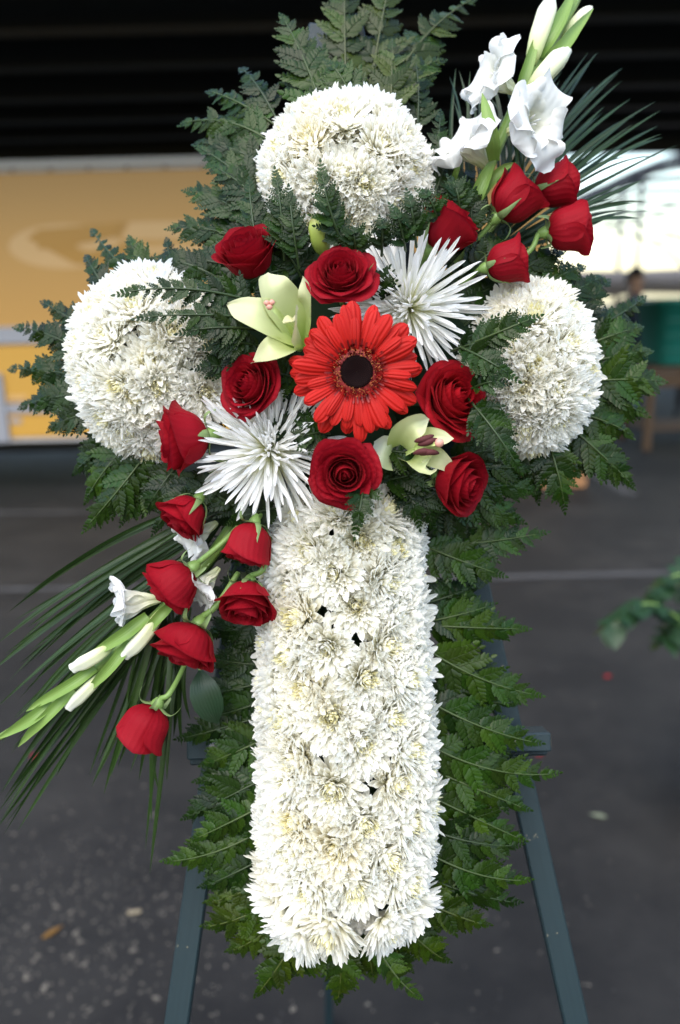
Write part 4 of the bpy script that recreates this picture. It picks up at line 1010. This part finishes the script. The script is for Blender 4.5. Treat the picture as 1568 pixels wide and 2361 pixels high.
# ------------------------------------------------------------------ spider mums
SPM = [petal_mesh('petal', SPIDER, wid=w, cup=c, curl=k, tip=.8, side=sd, twist=tw, n=10, m=5, base=.6) for w, c, k, sd, tw in
       ((.031, .9, .12, .03, .3), (.028, 1.1, .20, -.05, -.3), (.034, .8, .05, .07, .5), (.029, 1.0, .28, -.02, 0), (.032, .7, -.06, .05, -.5), (.027, 1.2, .15, -.09, .4), (.03, .8, -.14, -.04, .2))]
def spider(label, c, w, ang, elev, rpx, seed):
    r = random.Random(seed); t = thing('spider_chrysanthemum', label, 'flower', mw=zframe(P(*c, w), bdir(ang, elev), r.uniform(0, 6), rpx / PXM), group='white spider chrysanthemums')
    n = 298
    for i in range(n):
        f = (i + .5) / n; an = i * 2.39996 + r.uniform(-.12, .12); tl = R(4 + 94 * f ** .72 + r.uniform(-9, 9)); L = (.34 + .70 * f ** .45) * r.uniform(.86, 1.08)
        d = np.array([math.sin(tl) * math.cos(an), math.sin(tl) * math.sin(an), math.cos(tl)]); inn = np.array([-math.cos(tl) * math.cos(an), -math.cos(tl) * math.sin(an), math.sin(tl)])
        link('petal', r.choice(SPM), t, frame(np.array([math.cos(an), math.sin(an), 0]) * (.015 + .05 * f), d, inn + NR.uniform(-.5, .5, 3), L * r.uniform(.8, 1.08), L, L * r.uniform(.7, 1.9)))
    link('stem', MB().tube([(0, 0, 0), (0, .05, -.5)], [.05, .04], 8).mesh('stem', STEM), t)
spider('white spider chrysanthemum with thin petals at the upper right of the gerbera', (938, 708), .058, 205, 64, 162, 5)
spider('white spider chrysanthemum with thin petals at the lower left of the gerbera', (622, 1035), .062, 80, 76, 158, 9)

# ------------------------------------------------------------------ roses
def rose(label, cx, cy, w, dia, ang, elev, op, stem=None, hk=1.0, seed=0, sep=True, tint=(1, 1, 1)):
    r = random.Random(900 + seed); S = dia / PXM / 2.0        # local unit: bloom radius
    ax = bdir(ang, elev); H = (1.75 - .75 * op) * hk
    base = P(cx, cy, w) - ax * (H * .52 * S)
    mw = zframe(base, ax, r.uniform(0, 6.28), S)
    t = thing('rose', label, 'rose', mw=mw, group='red roses')
    n = int(13 + 21 * op)
    for i in range(n):
        f = i / (n - 1); phi = i * 2.39996 + r.uniform(-.2, .2)
        # centre line of the petal: lean angles from the axis at base, belly, shoulder and rim
        b0 = 18 + 52 * f ** .7 + 12 * op * f; bm = -12 + (14 + 46 * op) * f ** 1.5; bs = -24 + (30 + 66 * op) * f ** 1.3; br = -16 + 14 * op + (58 + 70 * op) * f ** 1.5 * r.uniform(.7, 1.2) + (25 * (f > .6) * r.random())
        Ln = H * (1.06 + .16 * f * (1 - op) + op * (.10 - .26 * f)) * (1.0 if f > .2 or op > .5 else .93) * r.uniform(.96, 1.05) + .36 * op * f * f
        vv = np.linspace(0, 1, 25); be = np.radians(np.interp(vv, [0, .22, .5, .78, .9, 1], [b0, b0 * .75 + bm * .25, bm, bs, (bs + br) / 2, br]))
        dr_ = np.sin(be) * Ln / 24; dz_ = np.cos(be) * Ln / 24; rr = .03 + .06 * f + np.concatenate([[0], np.cumsum(dr_[:-1])]); zz_ = np.concatenate([[0], np.cumsum(dz_[:-1])])
        mx_ = (.10 + .86 * f ** .85) * (1 if op < .5 else 1)
        k_ = mx_ / max(rr[:20].max(), .05); k_ = min(max(k_, .25), 1.6) if f < .9 else k_ ** .8; rr = np.maximum(rr * k_, .012)
        Wd = (.62 + .38 * f) * (1.4 - .28 * op); nv, ns = 13, 11
        g = np.zeros((nv, ns, 3)); tt = np.zeros((nv, ns)); ss = np.zeros((nv, ns)); sk = r.uniform(-.06, .06)
        ph1, ph2, am = r.uniform(0, 6.28), r.uniform(0, 6.28), .02 + .05 * f * op
        for a_ in range(nv):
            for c_ in range(ns):
                v = (a_ / (nv - 1)); s = -1 + 2 * c_ / (ns - 1)
                ve = v * (1 - (.13 + .1 * op) * abs(s) ** 2.6) + .03 * v * math.exp(-(s / .16) ** 2) * f
                ve = min(1, ve * .97); R_ = np.interp(ve, vv, rr); Z_ = np.interp(ve, vv, zz_)
                half = min(2.1 - .6 * f, Wd * np.interp(ve, [0, .3, .65, 1], [.5, .9, 1, .85]) / max(R_, .12))
                th_ = phi + s * half
                curl = (.05 + .13 * f * (.5 + op)) * abs(s) ** 4 * v ** 2
                R2 = R_ * (1 + .05 * s + sk * s * v) + curl * f + am * v ** 2 * math.sin(3.1 * s + ph1) + .5 * am * v * math.sin(6 * s + ph2)
                g[a_, c_] = (R2 * math.cos(th_), R2 * math.sin(th_), Z_ - curl * .5 + am * .6 * v ** 3 * math.sin(5 * s + ph2)); tt[a_, c_] = v; ss[a_, c_] = s
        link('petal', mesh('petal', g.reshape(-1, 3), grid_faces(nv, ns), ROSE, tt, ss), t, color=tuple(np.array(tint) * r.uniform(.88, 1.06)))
    if sep:
        b = MB(); th = np.linspace(0, 2 * math.pi, 15)[:-1]
        b.grid(np.array([[(q_ * math.cos(a), q_ * math.sin(a), z_) for a in th] for q_, z_ in ((.10, -.34), (.17, -.26), (.24, -.12), (.26, -.02), (.22, .06), (.05, .1))]), close=True)
        link('calyx', b.mesh('calyx', STEM), t)
        for i in range(5):
            an = i * 1.2566 + r.uniform(-.2, .2); q = np.linspace(0, 1, 10); back = r.random() < .55; L = r.uniform(.75, 1.1)
            e = np.array([math.cos(an), math.sin(an), 0]); 
            pr_ = [(.2, -.03), (.5, .04), (.72, -.02 if back else .3), (.85, -.35 if back else .62), (.8 if back else .98, -.6 if back else .85)]
            sp = crom([e * (.2 + (x_ - .2) * L) + np.array([0, 0, z_ * L]) for x_, z_ in pr_], 10)
            g, t_, s_ = blade(sp, .15 * np.interp(q, [0, .25, .6, 1], [.9, 1, .5, .03]), (0, 0, 1) if back else -e * .5 + np.array([0, 0, 1]), .25, 5, twist=r.uniform(-.5, .5))
            link('sepal', mesh('sepal', g.reshape(-1, 3), grid_faces(10, 5), SEPAL, t_, s_), t)
    if stem is not None:
        inv = mw.inverted(); pts = [base - ax * S * .3] + [P(*q_) for q_ in stem]
        pts = [np.array(inv @ Vector(q_)) for q_ in pts]
        sp = crom(pts, 14); link('stem', MB().tube(sp, np.linspace(.11, .095, 14) , 8).mesh('stem', STEM), t)
    return t
R_ = rose
R_('half-open red rose at the upper left beside the fern cluster', 572, 590, .075, 128, 112, 48, .40, [(640, 700, .03)], seed=1)
R_('large open red rose directly above the gerbera', 787, 634, .106, 126, 95, 68, .95, [(790, 720, .02)], seed=2)
R_('red rose bud with curled petals left of the upper right rose cluster', 1028, 524, .07, 128, 52, 24, .30, [(960, 640, .03)], seed=3)
R_('red rose bud in the upper right cluster just under the gladiolus', 1186, 460, .055, 116, 42, 12, .12, [(1120, 530, .045), (1020, 640, .02)], seed=4)
R_('topmost red rose bud of the upper right cluster, pointing right', 1278, 428, .03, 104, 14, 4, .08, [(1180, 470, .02), (1080, 600, .01)], seed=5)
R_('red rose bud farthest right, its lower petal curling out', 1308, 527, .04, 112, 8, 2, .16, [(1215, 585, .04), (1110, 660, .02)], seed=6)
R_('lowest red rose bud of the upper right cluster above the right dome', 1168, 604, .07, 98, 12, 8, .05, [(1085, 640, .05), (1030, 690, .03)], seed=7)
R_('small open red rose left of the gerbera under the lily', 576, 890, .092, 122, 170, 60, .75, [(650, 900, .02)], seed=8, sep=False)
R_('bright open red rose right of the gerbera', 1045, 920, .085, 150, 15, 58, .9, [(980, 910, .02)], seed=9, sep=False, tint=(1.3, 1.4, 1.1))
R_('open red rose directly below the gerbera', 795, 1092, .108, 128, 270, 76, .85, [(800, 1050, .02)], seed=10, sep=False)
R_('red rose opening to the left over the left dome', 424, 1012, .08, 138, 188, 12, .42, [(560, 1000, .05)], seed=11)
R_('red rose opening to the lower right under the lower lily', 1056, 1112, .075, 122, -22, 38, .36, [(960, 1040, .03)], seed=12)
R_('topmost red rose of the lower left spray, its lip turned down', 428, 1186, .065, 105, 232, 16, .36, [(475, 1100, .04), (560, 1050, .02)], seed=13)
R_('red rose bud hanging under the lower left spider chrysanthemum', 574, 1252, .075, 100, 254, 6, .08, [(600, 1190, .06), (640, 1120, .03)], seed=14)
R_('red rose of the lower left spray beside the white gladiolus floret', 404, 1346, .06, 120, 222, 6, .34, [(520, 1245, .06), (580, 1180, .03)], seed=15)
R_('red rose opening downwards against the left side of the shaft', 568, 1386, .07, 114, 262, 30, .40, [(608, 1310, .07), (622, 1240, .05)], seed=16)
R_('wide red rose of the lower left spray above the dark leaf', 434, 1486, .055, 130, 244, 16, .34, [(500, 1395, .05), (550, 1320, .04)], seed=17, hk=.9)
R_('lowest red rose bud hanging alone on its stem at lower left', 336, 1672, .045, 112, 240, 2, .06, [(390, 1600, .045), (420, 1545, .03), (450, 1470, .02)], seed=18, hk=.95)

# ------------------------------------------------------------------ lilies
def wpts(l): return [P(*p) for p in l]
def lily_petal(t, pts, wmax, nh, cup=.35, color=(1, 1, 1), xs=(0, .2, .55, .85, 1), ys=(.35, .75, 1, .6, .04), ruf=.0012, **kw):
    n = 18; sp = crom(wpts(pts), n); wd = wmax / PXM * prof(xs, ys, n)
    return blade_part('petal', sp, wd, nh, LILY, t, cup, 9, color=color, ruffle=ruf, rfreq=2.2, rphase=rng.uniform(0, 6), **kw)
ll = thing('lily', 'pale green lily opening to the upper left of the gerbera', 'lily', P(700, 800, .06))
lily_petal(ll, [(700, 800, .06), (672, 740, .085), (635, 670, .105), (618, 628, .10)], 42, W + U * .25, .3)
lily_petal(ll, [(702, 800, .06), (712, 745, .08), (712, 690, .10), (698, 636, .105)], 24, W - U * .9, .5)
lily_petal(ll, [(695, 795, .06), (650, 760, .09), (590, 725, .11), (524, 702, .10)], 42, W + V * .25, .3)
lily_petal(ll, [(695, 805, .07), (665, 805, .10), (625, 812, .115), (578, 838, .10)], 34, W + V * .5, .45)
lily_petal(ll, [(700, 800, .07), (690, 770, .12), (682, 740, .14), (688, 710, .125)], 30, -U * .8 + W * .5, .5, color=(1, .92, .95))
blade_part('style', crom(wpts([(690, 795, .075), (665, 755, .11), (640, 722, .13), (624, 706, .135)]), 10), np.linspace(.0025, .002, 10), W, FILA, ll, .5, 5)
b = MB(); c0 = P(621, 702, .136)
for dx, dy in ((-5, 3), (5, 4), (0, -5)): 
    p_ = c0 + U * dx / PXM + V * dy / PXM; b.tube([p_ - U * .0 - V * .002, p_, p_ + V * .002], [.0012, .0028, .001], 8)
link('stigma', (lambda me: me)(MB().add(np.concatenate(b.v) - np.array(ll.location), b.f).mesh('stigma', PINK)), ll)
l2 = thing('lily', 'small pale lily with dark stamens at the lower right of the gerbera', 'lily', P(928, 1050, .06))
lily_petal(l2, [(925, 1060, .06), (925, 1020, .09), (950, 985, .11), (990, 966, .105)], 30, W - V * .4 - U * .2, .55)
lily_petal(l2, [(925, 1055, .06), (960, 1020, .085), (1005, 1010, .10), (1046, 1012, .10)], 22, W + V * .2, .4)
lily_petal(l2, [(925, 1060, .06), (955, 1065, .10), (980, 1078, .115), (990, 1088, .10)], 26, W + V * .6, .5)
lily_petal(l2, [(925, 1065, .05), (970, 1050, .075), (1015, 1062, .085), (1046, 1086, .08)], 24, W + V * .2, .3)
lily_petal(l2, [(925, 1055, .06), (905, 1050, .08), (885, 1040, .09), (860, 1030, .085)], 34, W, .25, color=(1.05, 1.1, 1.4), ys=(.5, .9, 1.0, .85, .3))
for k, (x_, y_) in enumerate(((978, 1012), (986, 1020), (975, 1040), (990, 1042))):
    st_ = blade_part('stamen', crom(wpts([(930, 1052, .075), (955, 1035, .10), (x_ - 14, y_ + 2, .118)]), 8), np.linspace(.0013, .0009, 8), W, FILA, l2, .5, 3)
    an_ = MB().tube(crom(wpts([(x_ - 22, y_ + 6, .118), (x_, y_, .122), (x_ + 22, y_ - 8 if k < 2 else y_ + 3, .12)]), 7) - np.array(l2.location), np.array([.0008, .002, .0024, .0026, .0024, .002, .0008]), 7)
    link('anther', an_.mesh('anther', ANTH), st_)
pst = blade_part('style', crom(wpts([(930, 1050, .08), (970, 1030, .112), (1012, 1022, .125)]), 8), np.ones(8) * .0016, W, FILA, l2, .5, 5)
link('stigma', MB().tube(crom(wpts([(1006, 1026, .124), (1013, 1021, .127), (1020, 1015, .126)]), 6) - np.array(l2.location), [.001, .0028, .0036, .0036, .003, .001], 9).mesh('stigma', PINK), pst)
def podmesh(pts, rad, ribs, m_, name, amp=.12, k=18, n=14):
    sp = crom(pts, n); T = np.gradient(sp, axis=0); T /= np.linalg.norm(T, axis=1)[:, None]; rows = []
    rp = prof([0, .12, .4, .75, .93, 1], rad, n)
    for i in range(n):
        a = nrm(np.cross(T[i], W + U * .01)); b_ = np.cross(T[i], a); th = np.arange(k) * 2 * math.pi / k
        q_ = rp[i] * (1 - amp * np.abs(np.cos(th * ribs / 2)) ** 6); rows.append(sp[i] + q_[:, None] * (np.cos(th)[:, None] * a + np.sin(th)[:, None] * b_))
    return np.array(rows)
bb = thing('lily_bud', 'closed green lily bud in front of the top dome', 'bud', P(735, 580, .08)); 
g = podmesh([P(748, 585, .08), P(735, 545, .095), P(720, 500, .10)], np.array([.4, .8, 1, .8, .4, .08]) * 20 / PXM, 3, LBUD, '')
link('bud', MB().grid(g - np.array(bb.location), np.repeat(np.linspace(0, 1, 14), 18), None, True).mesh('bud', LBUD), bb)
link('stem', MB().tube(crom([P(748, 583, .08), P(760, 620, .05), P(780, 700, .02)], 8) - np.array(bb.location), .003, 8).mesh('stem', STEM), bb)

# ------------------------------------------------------------------ gladioli
def floret(t, base, ang, elev, rpx, seed, open_=1.0, spread=1.0):
    r = random.Random(seed); a = P(*base); ax = bdir(ang, elev); s = rpx / PXM
    fl = thing_part('floret', t)
    x = nrm(np.cross(ax, W + V * .3)); y = np.cross(ax, x); off = np.array(t.location)
    for k in range(6):
        an = k * math.pi / 3 + r.uniform(-.15, .15); e = x * math.cos(an) + y * math.sin(an); o_ = (1.0 if k % 2 else .86) * r.uniform(.92, 1.1) * open_
        fl_ = (.70 if k % 2 else .85) * spread * r.uniform(.8, 1.2); n = 25
        sp = crom([a + e * s * .05, a + ax * s * .5 + e * s * .14, a + ax * s * (.95) + e * s * .42 * fl_, a + ax * s * (1.15 - .1 * fl_) + e * s * .85 * o_ * fl_, a + ax * s * (1.05 - .3 * fl_) + e * s * 1.15 * o_ * fl_], n)
        wd = s * r.uniform(.46, .58) * prof([0, .25, .55, .8, .93, 1], [.18, .42, .92, 1, .7, .12], n)
        g, t_, s_ = blade(sp, wd, ax - e * .3, prof([0, .4, 1], [.5, .3, -.02], n), 13, ruffle=s * .13, rfreq=r.uniform(2.4, 3.6), rphase=r.uniform(0, 6))
        link('petal', mesh('petal', (g - off).reshape(-1, 3), grid_faces(n, 13), GLAD, t_, s_), fl)
    for k in range(3):
        e = x * math.cos(k * 2.1 + .4) + y * math.sin(k * 2.1 + .4)
        link('stamen', MB().tube(crom([a, a + ax * s * .6 + e * s * .05, a + ax * s * .95 + e * s * .12], 7) - off, [.0006] * 5 + [.0011, .0006], 5).mesh('stamen', GLAD), fl)
    return fl
def thing_part(name, t):
    o = bpy.data.objects.new(name, None); col.objects.link(o); o.parent = t; o.empty_display_size = .01; return o
def bract(t, pts, wpx, nh, cup=.6):
    n = 12; sp = crom(wpts(pts), n); return blade_part('bract', sp, .72 * wpx / PXM * prof([0, .2, .5, .8, 1], [.7, 1, .9, .5, .05], n), nh, GSTEM, t, cup, 7)
def gbud(t, pts, rpx, tip=.35):
    g = podmesh(wpts(pts), np.array([.5, .75, .95, 1, .7, tip]) * rpx / PXM, 3, GBUD, '', .22)
    return link('bud', MB().grid(g - np.array(t.location), np.repeat(np.linspace(0, 1, 14), 18), None, True).mesh('bud', GBUD), t)
def gstem(t, pts, r0, r1):
    sp = crom(wpts(pts), 20) - np.array(t.location); return link('stem', MB().tube(sp, np.linspace(r0, r1, 20), 10).mesh('stem', GSTEM), t)
gd = thing('gladiolus', 'white gladiolus spike rising at the upper right past the frame', 'gladiolus', P(1080, 490, .02))
gstem(gd, [(1060, 560, .01), (1100, 450, .025), (1150, 330, .03), (1215, 190, .02), (1290, 70, .005), (1350, -40, -.01)], .0065, .004)
floret(gd, (1195, 215, .03), 160, 25, 84, 31, 1.15, 1.05)
floret(gd, (1172, 305, .045), -12, 55, 88, 32, 1.15, 1.1)
floret(gd, (1130, 395, .03), 140, 28, 92, 33, 1.1, .95)
gbud(gd, [(1225, 150, .02), (1240, 95, .025), (1258, 40, .02), (1268, 4, .01)], 24, .6)
gbud(gd, [(1215, 225, .03), (1245, 185, .035), (1280, 145, .03), (1305, 120, .02)], 24, .6)
gbud(gd, [(1300, 85, .0), (1330, 50, .0), (1362, 18, -.005)], 15, .4)
bract(gd, [(1195, 205, .03), (1212, 160, .032), (1228, 110, .03), (1240, 70, .02)], 20, W + U * .5)
bract(gd, [(1200, 240, .035), (1232, 210, .04), (1265, 170, .035), (1290, 140, .025)], 20, W - U * .5)
bract(gd, [(1240, 130, .02), (1275, 75, .025), (1305, 20, .015), (1325, -30, .0)], 24, W)
bract(gd, [(1255, 150, .02), (1295, 110, .025), (1330, 65, .015), (1368, 20, .0)], 22, W - V * .3)
bract(gd, [(1140, 370, .05), (1135, 320, .065), (1122, 260, .065), (1112, 215, .055)], 22, W - U * .3, .4)
bract(gd, [(1085, 490, .035), (1105, 440, .045), (1125, 395, .045), (1150, 350, .035)], 22, W)
bract(gd, [(1095, 470, .03), (1125, 425, .04), (1160, 390, .045), (1190, 375, .04)], 17, W + U * .2)
bract(gd, [(1045, 420, .03), (1052, 395, .04), (1058, 375, .04), (1060, 352, .035)], 9, W)
g2 = thing('gladiolus', 'white gladiolus spike pointing to the lower left edge', 'gladiolus', P(480, 1290, .03))
gstem(g2, [(560, 1180, .02), (480, 1290, .03), (370, 1410, .035), (240, 1530, .03), (110, 1630, .02), (0, 1700, .01)], .0062, .0030)
floret(g2, (372, 1380, .04), 186, 12, 82, 41, .9, .60)
floret(g2, (500, 1205, .03), 215, 30, 72, 42, 1.0, .8)
floret(g2, (505, 1310, .04), 230, 25, 68, 43, 1.0, .85)
gbud(g2, [(372, 1410, .04), (345, 1450, .045), (315, 1485, .045), (288, 1512, .04)], 17, .7)
gbud(g2, [(255, 1490, .04), (215, 1515, .045), (168, 1540, .04)], 17, .75)
gbud(g2, [(235, 1555, .03), (200, 1590, .035), (158, 1632, .03)], 15, .7)
bract(g2, [(395, 1395, .045), (365, 1425, .05), (340, 1455, .045), (325, 1478, .04)], 16, W)
bract(g2, [(340, 1420, .045), (290, 1460, .05), (240, 1492, .045), (195, 1520, .04)], 20, W)
bract(g2, [(300, 1480, .04), (262, 1530, .045), (225, 1570, .04), (195, 1600, .03)], 18, W)
bract(g2, [(220, 1540, .035), (160, 1580, .04), (100, 1615, .035), (60, 1640, .03)], 18, W)
bract(g2, [(170, 1590, .03), (110, 1650, .035), (70, 1690, .03), (42, 1722, .02)], 17, W)
bract(g2, [(120, 1620, .03), (75, 1655, .035), (35, 1680, .03), (-8, 1705, .02)], 19, W)
